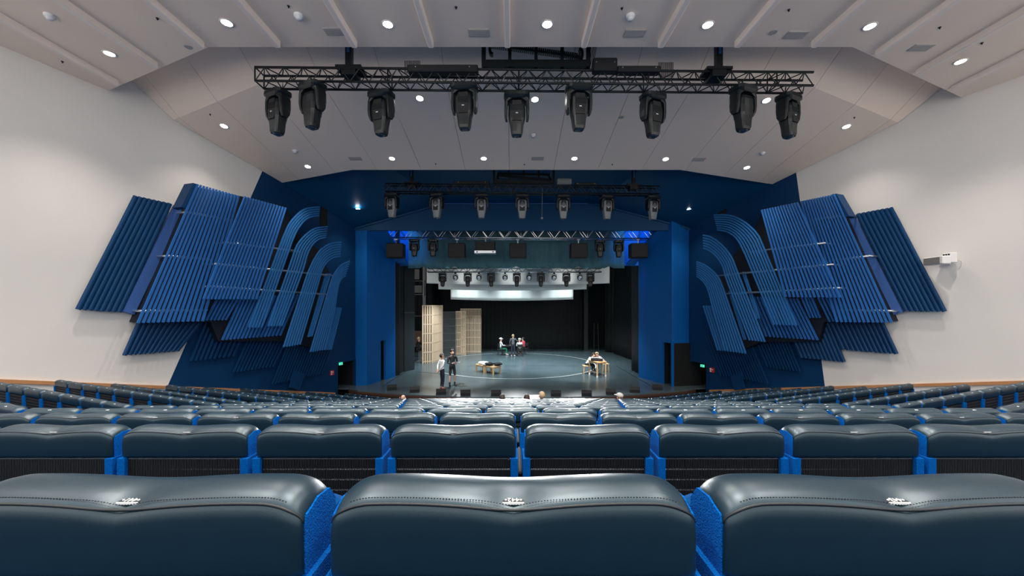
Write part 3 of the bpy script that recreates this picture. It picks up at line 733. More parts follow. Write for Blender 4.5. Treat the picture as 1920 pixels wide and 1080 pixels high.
for k, (u, v) in enumerate([(629, 59), (898, 61), (1190, 62), (1492, 65), (1727, 89)]):
    o = link('ceiling_vent', vent_me); o.location = ceil1(u, v); tag(o, 'grey rectangular vent in near finned ceiling, %s from left' % ORD[k], 'vent', 'ceiling vents')
for k, (u, v) in enumerate([(666, 297), (1008, 297), (1310, 299)]):
    o = link('ceiling_vent', vent_me); o.location = ceil2(u, v); o.rotation_euler = (TILT2, 0, 0); tag(o, 'grey rectangular vent in sloping ceiling, %s from left' % ORD[k], 'vent', 'ceiling vents')
sd_me = MB().lathe([(.001, -.085), (.045, -.085), (.05, -.06), (.06, -.05), (.075, -.045), (.08, -.005), (.08, 0)], 16).data('smoke_detector', 'white_plastic', True)
for k, (u, v) in enumerate([(93, 33), (560, 33), (1182, 34)]):
    o = link('smoke_detector', sd_me); o.location = ceil1(u, v-5); tag(o, 'small white smoke detector on near ceiling, %s from left' % ORD[k], 'smoke detector', 'smoke detectors')
for k, (u, v) in enumerate([(553, 285), (1000, 255), (1430, 289)]):
    o = link('smoke_detector', sd_me); o.location = ceil2(u, v-3); tag(o, 'small white smoke detector on sloping ceiling, %s from left' % ORD[k], 'smoke detector', 'smoke detectors')
rg = MB().lathe([(.001, -.01), (.065, -.01), (.072, 0)], 18).data('round_grille', 'vent_grey')
for (u, v, fn, lab) in ((353, 88, ceil1, 'small round grey grille at left of near ceiling'), (1450, 60, ceil1, 'small round grey grille at right of near ceiling'), (1165, 220, ceil2, 'small round bluish grille in sloping ceiling')):
    o = link('round_grille', rg); o.location = fn(u, v); tag(o, lab, 'grille', 'round ceiling grilles')
sp = MB().lathe([(.001, -.035), (.01, -.035), (.012, -.012), (.022, -.01), (.024, 0)], 10).data('sprinkler', 'black_box', True)
for k, (u, v) in enumerate([(117, 115), (295, 34), (541, 11), (855, 13), (1166, 15), (1479, 18), (1762, 51), (1841, 80)]):
    o = link('sprinkler', sp); o.location = ceil1(u, v); tag(o, 'tiny dark sprinkler head in near ceiling, %s from left' % ORD[k], 'sprinkler', 'ceiling sprinklers')
for k, (u, v) in enumerate([(394, 214), (817, 307), (983, 308), (1148, 308), (1602, 220)]):
    o = link('sprinkler', sp); o.location = ceil2(u, v); tag(o, 'tiny dark sprinkler head in sloping ceiling, %s from left' % ORD[k], 'sprinkler', 'ceiling sprinklers')

# ------------------------------------------------------------------ trusses
def truss(name, label, a, b, hgt, dep, bays, mt, r=.026):
    """a,b: front-top chord ends (world)"""
    a, b = Vector(a), Vector(b); t = thing(name, label, 'lighting truss', (a+b)/2-Vector((0, 0, hgt)), 0, 'lighting trusses')
    ax = (b-a).normalized(); bk = Vector((-ax.y, ax.x, 0)).normalized()*dep; dn = Vector((0, 0, -hgt))
    for o_ in (Vector(), bk, dn, bk+dn): part('chord', MB().tube(a+o_, b+o_, r, 8), mt, t, True, True)
    Ln = (b-a).length
    for nm, o1, o2 in (('front_lacing', Vector(), dn), ('rear_lacing', bk, bk+dn), ('top_lacing', Vector(), bk), ('bottom_lacing', dn, bk+dn)):
        mb = MB()
        for i in range(bays):
            p0, p1, p2 = a+ax*(Ln*i/bays), a+ax*(Ln*(i+.5)/bays), a+ax*(Ln*(i+1)/bays)
            mb.tube(p0+o2, p1+o1, r*.45, 5); mb.tube(p1+o1, p2+o2, r*.45, 5)
        for i in range(0, bays+1, max(1, bays//4)):
            p0 = a+ax*(Ln*i/bays); mb.tube(p0+o1, p0+o2, r*.6, 5)
        part(nm, mb, mt, t, False, True)
    return t
t1a, t1b = P(478, 126, 7.97), P(1525, 135.5, 8.17)
truss('lighting_truss', 'long black box truss across the gap in the pale ceiling', t1a, t1b, .29, .30, 30, 'truss_black')
t2a, t2b = P(723, 344, 14.4), P(1237, 349, 14.6)
truss('lighting_truss', 'dark truss under the blue ceiling in front of the bulkhead', t2a, t2b, .30, .30, 26, 'truss_black')
t3a, t3b = P(728, 425, 18.2), P(1226, 427, 18.2)
truss('lighting_truss', 'silver truss over the stage opening below the blue bulkhead', t3a, t3b, .52, .45, 16, 'chrome', .028)
t4a, t4b = P(801, 503, 22.6), P(1128, 503, 22.6)
truss('lighting_truss', 'short silver truss in front of the white cloth borders', t4a, t4b, .22, .25, 22, 'chrome', .026)

def cables(name, label, pts, top, r=.012):
    t = thing(name, label, 'cables', pts[0], 0, 'hanging steel cables')
    for p in pts: part('cable', MB().tube(p, (p[0], p[1], top), r, 5), 'truss_black', t, False, True)
cables('hanging_cables', 'thin steel cables holding the silver truss over the stage opening', [t3a.lerp(t3b, f)+Vector((0, .2, 0)) for f in (.1, .5, .9)], 10.95)
cables('hanging_cables', 'thin steel cables holding the short silver truss before borders', [t4a.lerp(t4b, f)+Vector((0, .12, 0)) for f in (.1, .5, .9)], 10.95)
# moving heads
def ring(w, d, z, y=0.0, n=16, p=4.0):
    out = []
    for i in range(n):
        a = 2*PI*i/n; c, s_ = math.cos(a), math.sin(a)
        out.append(Vector((w/2*math.copysign(abs(c)**(2/p), c), y+d/2*math.copysign(abs(s_)**(2/p), s_), z)))
    return out
def mover_meshes():
    m = {}
    m['base'] = MB().loft([ring(.50, .32, -.06), ring(.58, .38, -.08), ring(.58, .38, -.15), ring(.48, .32, -.19), ring(.36, .28, -.21)]).data('base', 'fixture_black')
    cl = MB()
    for x in (-.12, .12): cl.box((x, 0, -.035), (.05, .06, .08)).tube((x, -.035, -.02), (x, .035, -.02), .03, 8).box((x*1.25, -.172, -.118), (.075, .008, .045))
    cl.tube((-.02, -.14, -.03), (.05, -.17, -.11), .008, 5).tube((.05, -.17, -.11), (.02, -.10, .0), .008, 5)
    m['clamp'] = cl.data('clamp', 'black_box')
    ym = MB()
    for sg in (-1, 1):
        secs = []
        for x, y0, z, w_, d_ in ((sg*.16, 0, -.19, .22, .26), (sg*.235, 0, -.27, .08, .26), (sg*.245, 0, -.45, .075, .25), (sg*.242, 0, -.58, .065, .22), (sg*.23, 0, -.66, .05, .13)):
            secs.append([p+Vector((x, 0, 0)) for p in ring(w_, d_, z, y0, 12)])
        mm = MB().loft(secs); m['yoke%d' % sg] = mm.data('yoke_arm', 'fixture_black')
    m['head'] = MB().loft([ring(.22, .16, .26), ring(.33, .25, .24), ring(.37, .29, .17), ring(.385, .30, .02), ring(.365, .28, -.13), ring(.33, .26, -.19), ring(.30, .25, -.26), ring(.26, .24, -.42), ring(.22, .21, -.475)]).data('head', 'fixture_black')
    m['head_lit'] = m['head'].copy(); m['head_lit'].materials[0] = M['fixture_grey']  # lit copy: front light put into the head colour
    fins_ = MB().box((0, -.138, .03), (.20, .012, .44))
    for j in range(5): fins_.box((0, -.148, .15-.028*j), (.22, .012, .012))
    fins_.box((0, -.142, -.165), (.20, .012, .05))
    m['fins'] = fins_.data('cooling_fins', 'black_box')
    m['badge'] = MB().box((0, -.152, -.035), (.05, .006, .014)).data('badge', 'plate_white')
    m['lens'] = MB().lathe([(.001, -.50), (.05, -.497), (.085, -.485), (.092, -.47)], 18).data('lens', 'lens', True)
    return m
MV = mover_meshes()
def mover(p, label, rz=0.0, tilt=0.0, roll=0.0, scale=1.0, grey=False, grp='moving head lights'):
    t = thing('moving_head_light', label, 'stage light', p, rz, grp); t.scale = (scale,)*3
    link('clamp', MV['clamp'], t); link('base', MV['base'], t); link('yoke_arm', MV['yoke-1'], t); link('yoke_arm', MV['yoke1'], t)
    h = link('head', MV['head_lit' if grey else 'head'], t); h.location = (0, 0, -.52); h.rotation_euler = (tilt, 0, 0)
    link('cooling_fins', MV['fins'], h); link('badge', MV['badge'], h); link('lens', MV['lens'], h)
    return t
def on_truss(ta, tb, u, dep, dz):
    # point below chord line at pixel column u
    s_ = 0.5
    for _ in range(20):
        p = ta.lerp(tb, s_); cu = U0+F*p.x/(p.y+dep); s_ += (u-cu)/((tb.x-ta.x)/ta.y*F)
    p = ta.lerp(tb, s_); return Vector((p.x, p.y+dep, p.z+dz))
for k, (u, back, rz, tl) in enumerate([(521, 1, -.45, -.03), (586, 0, 2.75, .03), (715, 1, -.3, .0), (871, 0, -.1, .0), (969, 1, 0, .0), (1085, 0, .1, .0), (1224, 1, .3, 0), (1393, 0, -2.8, .02), (1478, 1, .45, -.04)]):
    mover(on_truss(t1a, t1b, u, .30 if back else 0.0, -.30), 'black moving head light on the near truss, %s from left' % ORD[k], rz, tl, 0, 1.0, grp='moving heads on the near truss')
for k, (u, rz) in enumerate([(735, -.25), (819, -.2), (903, 0), (979, 0), (1056, 0), (1138, .2), (1224, .2)]):
    mover(on_truss(t2a, t2b, u, .12, -.31), 'moving head light coloured as front-lit on the truss before blue bulkhead, %s from left' % ORD[k], rz, .02, 0, .98, True, 'moving heads on the second truss')
for k, u in enumerate((719+0, 737+40, 812, 1125, 1160)[1:]):
    mover(on_truss(t3a, t3b, u, .2, -.55), 'black moving head light on the silver stage truss, %s from left' % ORD[k], 0, 0, 0, .88, grp='moving heads on the silver stage truss')
for k, u in enumerate((830, 877, 921, 969, 1014, 1062, 1107)):
    mover(on_truss(t4a, t4b, u, .12, -.24), 'black moving head light before the white borders, %s from left' % ORD[k], 0, 0, 0, .86, grp='moving heads before the white borders')
# round wash lamps on the fourth truss
rl = {'yoke': MB().box((0, 0, -.06), (.10, .08, .12)).path([(-.14, 0, -.32), (-.14, 0, -.16), (-.05, 0, -.11), (.05, 0, -.11), (.14, 0, -.16), (.14, 0, -.32)], .015, 6).data('yoke', 'fixture_black'),
      'body': MB().ball((0, 0, -.32), .165, 12, 0, (1, .95, 1)).data('lamp_body', 'fixture_black', True),
      'lens': MB().lathe([(.001, .03), (.08, .02), (.12, 0), (.13, -.02)], 18).data('lens', 'silver', True)}
for k, u in enumerate((854, 898, 947, 992, 1039, 1087)):
    t = thing('wash_light', 'round wash light between moving heads before white borders, %s from left' % ORD[k], 'stage light', on_truss(t4a, t4b, u, .12, -.24), 0, 'round wash lights')
    link('yoke', rl['yoke'], t); b = link('lamp_body', rl['body'], t); l_ = link('lens', rl['lens'], b); l_.location = (0, -.15, -.34); l_.rotation_euler = (PI/2+.3, 0, 0)
# loudspeakers / boxes under the silver truss
def hang_box(u, v, wpx, hpx, Z, label, mt='black_box', tray=False):
    w_, h_ = wpx/F*Z, hpx/F*Z; p = P(u, v, Z)
    t = thing('loudspeaker', label, 'loudspeaker', (p.x, p.y, p.z-h_/2), 0, 'boxes under the silver truss')
    part('cabinet', MB().rbox((0, .2, h_/2), (w_, .5, h_), .03, 0, 1), mt, t)
    part('front_grille', MB().box((0, -.055, h_/2), (w_*.94, .01, h_*.92)), 'grille_black', t)
    hk = MB().tube((0, .2, h_), (0, .2, h_+.22), .03, 6).box((0, .2, h_+.22), (.16, .12, .06)); part('hook', hk, 'silver', t)
    if tray: part('lower_tray', MB().box((0, .05, -.06), (w_*1.06, .5, .12)).box((-w_*.4, -.205, -.06), (.06, .01, .06), 1).box((w_*.4, -.205, -.06), (.06, .01, .06), 1), ['silver', 'black_box'], t)
for k, u in enumerate((740, 856, 971, 1086, 1199)): hang_box(u, 469.5, 32, 27, 18.3, 'square black loudspeaker under the silver stage truss, %s from left' % ORD[k])
hang_box(910, 462, 37, 18, 18.3, 'black projector box with silver tray under the stage truss', 'fixture_black', True)
# suspension posts, cable carriers and boxes on the trusses
def post(u, v0, v1, Z, label, wd=.13, plate=True, ext=.55):
    a, b = P(u, v0, Z), P(u, v1, Z)
    t = thing('suspension_post', label, 'hanger', (b.x, b.y, b.z), 0, 'truss hangers'); h_ = a.z-b.z+ext
    part('mast', MB().box((0, 0, h_/2), (wd, .12, h_)), 'truss_black', t)
    if plate:
        part('saddle', MB().box((0, .1, .0), (.55, .34, .06)).box((0, .1, -.10), (.30, .30, .14)), 'truss_black', t)
        part('cable', MB().box((0, -.065, h_/2+.2), (wd*.4, .012, h_*.8)), 'cable_blue', t)
post(655, 88, 127, 8.05, 'black hanging mast above left end of the near truss')
post(1347, 92, 130, 8.12, 'black hanging mast above right end of the near truss')
post(772, 318, 343, 14.55, 'dark hanging mast above left part of the second truss', .12, True, -.02)
post(1188, 318, 347, 14.6, 'dark hanging mast above right part of the second truss', .12, True, -.02)
def carrier(u0, u1, v0, v1, Z, label, posts, ext=.35):
    a, b = P(u0, v1, Z), P(u1, v1, Z); top = P(u0, v0, Z).z+ext; W_ = b.x-a.x; Hh = top-a.z
    t = thing('cable_carrier', label, 'cable carrier', a, 0, 'cable carriers')
    for i in range(posts):
        part('upright', MB().box((W_*i/(posts-1), 0, Hh/2), (.07 if 0 < i < posts-1 else .09, .07, Hh)), 'truss_black', t)
    part('tray', MB().box((W_/2, .02, .05), (W_, .16, .10)).box((W_/2, .02, .17), (W_, .02, .03)), 'truss_black', t)
    for q, (z0, z1, mt) in enumerate(((.22, .50, 'truss_black'), (Hh-.28, Hh-.50, 'truss_black'), (Hh-.10, Hh-.30, 'cable_blue'))):
        mb = MB(); pts = []; n = 44
        for i in range(n+1):
            f = i/n; x = W_*(.06+.88*f); z = Hh*.5+(Hh*.16)*math.cos(f*PI)*(1 if q != 1 else -1)*0+(.30*Hh-.22*Hh*f if q == 0 else 0)
            if q == 0: z = Hh*(.62-.34*f)
            elif q == 1: z = Hh*(.78-.10*f)
            else: z = Hh*.93
            pts.append(Vector((x, .03*q, z)))
        for i in range(n):
            c = (pts[i]+pts[i+1])/2; mb.box(c, ((pts[i+1]-pts[i]).x*.72, .10, .095))
        mb.path(pts, .028, 5); part('cable_chain', mb, mt, t)
    # rounded return loops at both ends
    mb = MB()
    for cx_, sg in ((W_*.07, -1), (W_*.93, 1)):
        for i in range(10):
            an = -PI/2+PI*i/9; mb.box((cx_+sg*.05*math.cos(an)-sg*.02, .02, Hh*(.36 if sg > 0 else .50)+Hh*.13*math.sin(an)), (.05, .10, .05))
    part('chain_loop', mb, 'truss_black', t)
carrier(907, 1103, 88, 127, 8.1, 'black cable carrier frame above middle of the near truss', 5)
carrier(926, 1038, 318, 344, 14.6, 'dark cable carrier frame above middle of the second truss', 5, -.04)
def top_box(u0, u1, v0, v1, Z, label, d=.2, mt='black_box', dots=True):
    a, b = P(u0, v1, Z), P(u1, v0, Z); w_, h_ = b.x-a.x, b.z-a.z
    t = thing('control_box', label, 'equipment box', ((a.x+b.x)/2, Z, a.z), 0, 'boxes on the trusses')
    part('housing', MB().rbox((0, d/2, h_/2), (w_, d, h_), min(.02, h_*.2), 0, 1), mt, t)
    if dots:
        mb = MB()
        for x in (-w_*.38, w_*.38): mb.tube((x, -.004, h_*.62), (x, .01, h_*.62), .014, 8)
        part('bolt', mb, 'silver', t)
top_box(763, 896, 120, 133, 7.96, 'long flat black box lying on left half of near truss')
top_box(1113, 1158, 107, 131, 8.0, 'tall square black box standing on near truss')
top_box(1158, 1240, 122, 133, 8.02, 'flat black box on near truss beside the tall box')
top_box(851, 918, 339, 345, 14.4, 'long dark box lying on left half of second truss')
top_box(1045, 1072, 334, 345, 14.4, 'grey box standing on the second truss', .2, 'fixture_grey')
top_box(1078, 1120, 342, 347, 14.4, 'flat dark box on right half of second truss')
for u0, u1, v0, v1, Z, lab in ((759, 787, 114, 138, 8.3, 'row of thin black wires left on near truss'), (1235, 1262, 117, 145, 8.3, 'row of thin black wires right on near truss'), (1103, 1118, 88, 135, 8.35, 'bundle of slanting black cables beside cable carrier')):
    mb = MB(); n = 13 if v0 > 100 else 7
    for i in range(n):
        u = u0+(u1-u0)*i/(n-1); mb.tube(P(u, v0, Z), P(u-(8 if v0 < 100 else 0), v1, Z), .008, 5)
    o = based('cable_bundle', mb, 'truss_black'); tag(o, lab, 'cables', 'cable bundles')
hk = MB().tube(P(1017, 352, 14.5), P(1016, 405, 14.5), .008, 5).ball(P(1016, 409, 14.5), .05, 6)
tag(based('hanging_hook', hk, 'fixture_grey'), 'thin hanging wire with small hook below second truss', 'hook')

# ------------------------------------------------------------------ signs and wall devices
def sign(fn, nrm, u, v, w_, h_, name, label, cat, mt, o=.02, proj=False):
    p = fn(u, v, o); tdir = Vector((0, 0, 1)).cross(nrm).normalized()
    t = thing(name, label, cat, (p.x, p.y, p.z-h_/2), math.atan2(tdir.y, tdir.x), 'signs by the exit doors')
    part('sign_box', MB().box((0, 0, h_/2), (w_, .04, h_)), mt, t)
    if mt == 'exit_green':
        mb = MB().box((-w_*.22, -.023, h_*.5), (w_*.16, .006, h_*.62)).box((w_*.02, -.023, h_*.72), (.03, .006, .03)).box((w_*.03, -.023, h_*.46), (.035, .006, .07), 0, Matrix.Rotation(.4, 3, 'Y')).box((w_*.03, -.023, h_*.22), (.06, .006, .02), 0, Matrix.Rotation(-.6, 3, 'Y'))
        mb.box((w_*.26, -.023, h_*.5), (w_*.2, .006, h_*.14)).add([(w_*.34, -.026, h_*.25), (w_*.46, -.026, h_*.5), (w_*.34, -.026, h_*.75)], [(0, 1, 2)])
        part('pictogram', mb, 'sign_white', t)
    else:
        mb = MB().box((-w_*.22, -.023, h_*.72), (w_*.36, .006, h_*.34)).box((-w_*.22, -.023, h_*.26), (w_*.36, .006, h_*.30)).box((w_*.2, -.023, h_*.62), (w_*.18, .006, h_*.2))
        part('pictogram', mb, 'sign_white', t)
sign(WL, NL, 639, 682, .19, .11, 'exit_sign', 'green exit sign over the left dark doorway', 'exit sign', 'exit_green', .05)
sign(WR, NR, 1317, 686, .19, .11, 'exit_sign', 'green exit sign over the right dark doorway', 'exit sign', 'exit_green', .05)
sign(WL, NL, 622.5, 699, .20, .20, 'fire_sign', 'red and white fire equipment sign left of left doorway', 'sign', 'sign_red', .03)
sign(WR, NR, 1335, 694, .24, .20, 'fire_sign', 'red and white fire equipment sign right of right doorway', 'sign', 'sign_red', .03)
tdir = Vector((0, 0, 1)).cross(NR); RA = math.atan2(tdir.y, tdir.x)
p = WR(1757, 489, .40)-NR*.40
t = thing('wall_loudspeaker', 'white box loudspeaker with grey grille on right white wall', 'loudspeaker', p, RA)
cb = part('cabinet', MB().rbox((0, 0, 0), (.48, .20, .20), .015, 0, 1), 'white_plastic', t); cb.location = (0, -.40, 0); cb.rotation_euler = (0, 0, -.45)
part('front_grille', MB().box((-.03, -.105, 0), (.40, .01, .165)), 'speaker_grille', cb)
part('bracket', MB().box((0, -.15, 0), (.08, .30, .06)).box((0, -.012, 0), (.2, .024, .2)), 'white_plastic', t)
p = WR(1777, 485, .25)-NR*.25
cm = thing('wall_camera', 'small white camera box mounted beside the wall loudspeaker', 'camera', p, RA)
hb = part('housing', MB().rbox((0, 0, 0), (.20, .18, .26), .02, 0, 1), 'white_plastic', cm); hb.location = (.02, -.20, .02); hb.rotation_euler = (0, 0, -.35)
for x in (-.055, 0, .055): part('lens', MB().tube((x, -.085, .08), (x, -.10, .08), .02, 10), 'black_box', hb)
part('bracket', MB().box((.02, -.06, 0), (.06, .12, .06)).path([(.10, -.15, -.02), (.16, -.08, -.06), (.15, 0, -.10)], .008, 5), 'white_plastic', cm)

# ------------------------------------------------------------------ stage drapes and masking
def drape(name, label, a, b, z0, z1, mt, folds, amp, hem=0.0, swag=0, cat='curtain', thick=.02):
    a, b = Vector((a[0], a[1], 0)), Vector((b[0], b[1], 0)); n = max(24, folds*6); ax = (b-a).normalized(); nr = Vector((-ax.y, ax.x, 0)); Ln = (b-a).length
    rows = 9; mb = MB()
    for s_ in (0, 1):
        for j in range(rows+1):
            f = j/rows; z = z1+(z0-z1)*f
            for i in range(n+1):
                t = i/n; x = a+ax*(Ln*t); w_ = amp*math.sin(t*folds*2*PI+.6*math.sin(t*7))*(.5+.5*f)
                zz = z
                if swag:
                    ph = (t*swag) % 1.0; bump_ = math.exp(-((ph-.5)/.09)**2); w_ -= .10*bump_*max(0, f-.55); zz += .10*bump_*max(0, f-.5)*2*(f > .5)
                zz -= hem*f*(1-(2*t-1)**2)
                p = x+nr*(w_+thick*s_); mb.v.append(Vector((p.x, p.y, zz)))
    k = n+1
    for s_ in (0, 1):
        o = s_*(rows+1)*k
        for j in range(rows):
            for i in range(n): mb.f.append((o+j*k+i, o+j*k+i+1, o+(j+1)*k+i+1, o+(j+1)*k+i)); mb.m.append(0)
    o2 = (rows+1)*k
    for i in range(n): mb.f.append((rows*k+i, rows*k+i+1, o2+rows*k+i+1, o2+rows*k+i)); mb.m.append(0)
    for j in range(rows):
        for i in (0, n): mb.f.append((j*k+i, (j+1)*k+i, o2+(j+1)*k+i, o2+j*k+i)); mb.m.append(0)
    o = based(name, mb, mt, True); tag(o, label, cat); return o
pa, pb = P(765, 503, 20.25), P(1171, 503, 20.25)
drape('border_curtain', 'dark teal border curtain with gathered hem across stage opening', pa, pb, pa.z, 8.6, 'teal_cloth', 20, .035, 0, 7)
for k, (u0, u1, v0, v1, Z, lab) in enumerate([(800, 1143, 505, 532, 24.2, 'widest white cloth border hanging over the stage'), (822, 1100, 520, 543, 26.6, 'middle white cloth border hanging over the stage'), (845, 1075, 530, 562, 29.2, 'lowest and farthest white cloth border over the stage')]):
    a, b = P(u0, v1, Z), P(u1, v1, Z); drape('white_border', lab, a, b, a.z+.03, P(u0, v0, Z).z+.9, 'white_cloth', 12, .03, .10)
    zt_ = P(u0, v0, Z).z+.9
    cables('hanging_batten', 'steel batten cables above the %s' % lab.split(' over')[0].split(' hanging')[0], [Vector((a.x+.3, Z+.01, zt_-.05)), Vector(((a.x+b.x)/2, Z+.01, zt_-.05)), Vector((b.x-.3, Z+.01, zt_-.05))], 10.95)
drape('backdrop', 'wide black backdrop curtain at back of the stage', (-7.5, 32.6), (6.2, 32.6), 0.0, 9.5, 'black_cloth', 40, .05)
for k, (u0, v0, u1, v1, lab) in enumerate([(1095, 655, 1101, 655.3, 'narrow dark stage panel at right end of backdrop')]):
    a = G(u0, v0); mb = MB().box((a.x+.1, a.y-.3, 4.5), (.35, .2, 9)); tag(based('stage_flat', mb, 'dark_panel'), lab, 'stage panel')
# right legs
for k, (u0, v0, u1, v1, lab, mt) in enumerate([(1151, 663, 1184, 675, 'black pleated side curtain at right of the stage, farther', 'black_cloth'), (1184, 694, 1199, 701, 'dark side curtain beside right blue pier', 'dark_panel')]):
    a, b = G(u0, v0), G(u1, v1); drape('side_curtain', lab, a, b, .0, 9, mt, 9 if k == 0 else 3, .07)
drape('side_curtain', 'black curtain in right wing behind the side curtain', (7.6, 30.5), (10.5, 27.5), 0, 9, 'black_cloth', 10, .08)
drape('side_curtain', 'black curtain in left wing behind wooden screens', (-10.5, 29.5), (-6.6, 31.0), 0, 9, 'black_cloth', 10, .08)
# left black masking flats
a, b = G(758, 697), G(777.5, 693); mb = MB(); slab(mb, [(a.x, a.y, 0), (b.x, b.y, 0), (b.x, b.y, 8), (a.x, a.y, 8)], (-.05, .12, 0))
t = thing('masking_flat', 'tall dark grey masking flat at left edge of stage', 'stage panel', ((a.x+b.x)/2, a.y, 0))
part('panel', mb, 'dark_panel', t, False, True)
mb = MB(); slab(mb, [(a.x, a.y-.012, 3.35), (b.x, b.y-.012, 3.35), (b.x, b.y-.012, 3.37), (a.x, a.y-.012, 3.37)], (0, .012, 0)); part('joint_strip', mb, 'fixture_grey', t, False, True)
a, b = G(740, 706), G(748, 703.5); mb = MB(); slab(mb, [(a.x, a.y+.1, 0), (b.x+.02, b.y, 0), (b.x+.02, b.y, 8), (a.x, a.y+.1, 8)], (0, .1, 0)); tag(based('masking_flat', mb, 'black_box'), 'narrow black masking flat beside left blue pier', 'stage panel')
a, b = Vector((-6.2, 20.2, 0)), G(759, 696); mb = MB(); slab(mb, [(a.x, a.y, 0), (b.x, b.y, 0), (b.x, b.y, 8), (a.x, a.y, 8)], (0, .1, 0)); tag(based('masking_flat', mb, 'black_cloth'), 'black recessed masking between narrow flat and grey flat', 'stage panel')
# shelving tower in the left wing
t = thing('wing_rack', 'tall dark equipment rack in left wing beside screens', 'rack', (-7.0, 27.6, 0))
for x in (-.45, .45):
    for y in (0, .5): part('upright', MB().box((x, y, 3.6), (.07, .07, 7.2)), 'fixture_grey', t)
for z in (.3, 1.6, 3.0, 4.6, 5.6, 6.9): part('shelf', MB().box((0, .25, z), (.95, .55, .05)), 'fixture_black', t)
part('equipment', MB().rbox((0, .2, 5.0), (.7, .35, .6), .03).rbox((-.1, .2, 6.1), (.55, .35, .8), .03), 'fixture_black', t)
t = thing('ladder', 'thin grey ladder stand in the dark right wing', 'ladder', G(1118, 657))
part('rails', MB().tube((-.2, 0, 0), (-.15, .1, 2.3), .03).tube((.2, 0, 0), (.15, .1, 2.3), .03), 'fixture_black', t)
part('rungs', MB().path([(-.19, .01, .4), (.19, .01, .4)], .018).path([(-.18, .03, .9), (.18, .03, .9)], .018).path([(-.17, .05, 1.4), (.17, .05, 1.4)], .018).path([(-.16, .07, 1.9), (.16, .07, 1.9)], .018), 'fixture_black', t)

# ------------------------------------------------------------------ wooden lattice screens
def screen(label, pts, hgt, nslat, mt, rails=6, frame=True, back=None):
    """pts: plan polyline (x,y)"""
    pl = [Vector((p[0], p[1], 0)) for p in pts]; seg = [(b-a).length for a, b in zip(pl[:-1], pl[1:])]; tot = sum(seg)
    def at(f):
        d_ = f*tot
        for a, b, l_ in zip(pl[:-1], pl[1:], seg):
            if d_ <= l_+1e-6: return a.lerp(b, d_/l_)
            d_ -= l_
        return pl[-1]
    t = thing('lattice_screen', label, 'screen', at(.5), 0, 'lattice screens on the stage')
    for i in range(nslat):
        p = at(i/(nslat-1)); q = at(min(1, i/(nslat-1)+.01))-at(max(0, i/(nslat-1)-.01)); an = math.atan2(q.y, q.x); edge_ = i in (0, nslat-1)
        mb = MB().box((p.x, p.y, hgt/2), (.62*tot/nslat, .05, hgt), 0, None)
        part('slat', mb, mt, t, False, True)
    for j in range(rails+1):
        z = .12+(hgt-.16)*j/rails; mb = MB(); n = 10
        for i in range(n):
            a, b = at(i/n), at((i+1)/n); s_ = (b-a).normalized(); nn = Vector((-s_.y, s_.x, 0))*.035
            slab(mb, [a-nn+Vector((0, 0, z-.02)), b-nn+Vector((0, 0, z-.02)), b-nn+Vector((0, 0, z+.025)), a-nn+Vector((0, 0, z+.025))], nn*2)
        part('rail', mb, mt, t, False, True)
    return t
a, b = G(793, 682), G(829, 672)
m1, m2 = a.lerp(b, .35)+Vector((-.0, .55, 0)), a.lerp(b, .7)+Vector((.0, .45, 0))
screen('tall pale wooden lattice screen, curved, nearest the audience', [a[:2], (a.x+.55, a.y+.35), (a.x+.75, a.y+1.1), (b.x+.02, b.y-.45), b[:2]], 3.8, 19, 'wood_lattice')
a, b = G(830, 669), G(854, 667.5)
screen('dark lattice screen between the pale wooden screens', [a[:2], ((a.x+b.x)/2, a.y+.3), b[:2]], 3.34, 16, 'lattice_dark')
a, b = G(855, 666), G(873, 666.5)
screen('narrow pale wooden lattice screen beside the dark one', [a[:2], ((a.x+b.x)/2, a.y+.1), b[:2]], 3.36, 11, 'wood_lattice')
a, b = G(864, 662.3), G(901.5, 662)
screen('wide brown wooden lattice screen farthest from the audience', [a[:2], ((a.x+b.x)/2, a.y+.15), b[:2]], 3.55, 17, 'wood_lattice')

# ------------------------------------------------------------------ furniture on stage
def table(label, corners, h_, mt, leg=.045, name='wooden_table', cap=None, group=None):
    c = sum((Vector((p.x, p.y, 0)) for p in corners), Vector())/4
    t = thing(name, label, 'table', c, 0, group)
    cs = [Vector((p.x, p.y, 0))-c for p in corners]
    part('table_top', slab(MB(), [p*1.06+Vector((0, 0, h_-.05)) for p in cs], (0, 0, .05)), mt, t)
    part('apron', slab(MB(), [p*.9+Vector((0, 0, h_-.11)) for p in cs], (0, 0, .055)), mt, t)
    for p in cs:
        l_ = part('leg', MB().tube(p*.93, p*.93+Vector((0, 0, h_-.06)), leg*.8, 10, 0, leg), mt, t)
        if cap: part('foot', MB().tube(p*.93, p*.93+Vector((0, 0, .09)), leg*1.1, 10), cap, l_)
    return t
f1, f2, f3, f4 = G(1104, 702), G(1119.5, 708), G(1136.5, 706), G(1121, 700)
RT = table('pale wooden table at right with two people leaning on it', [f1, f2, f3, f4], .80, 'wood_light', .04, cap='cloth_white')
rtc = (f1+f2+f3+f4)/4
t = thing('tape_recorder', 'black and white electric device lying on right table', 'device', (rtc.x-.05, rtc.y-.1, .80), -.25)
part('body', MB().rbox((0, 0, .08), (.62, .34, .14), .02, 0, 1), 'cloth_black', t); part('top_plate', MB().box((0, .02, .156), (.56, .26, .012)), 'paper', t); part('keys', MB().box((-.05, -.10, .165), (.4, .05, .02)).box((.22, .05, .17), (.08, .1, .03)), 'fixture_grey', t)
g1, g2 = G(891, 696.5), G(908, 700)
B0 = [G(892, 696.5), G(908, 700), G(922, 697.5), G(906, 694)]
table('low wooden bench with white pillow, left of the pair', B0, .42, 'wood_light', .055, 'low_bench', group='low benches on the stage')
B1 = [G(910, 699.5), G(925, 703), G(938.5, 700), G(924, 696.8)]
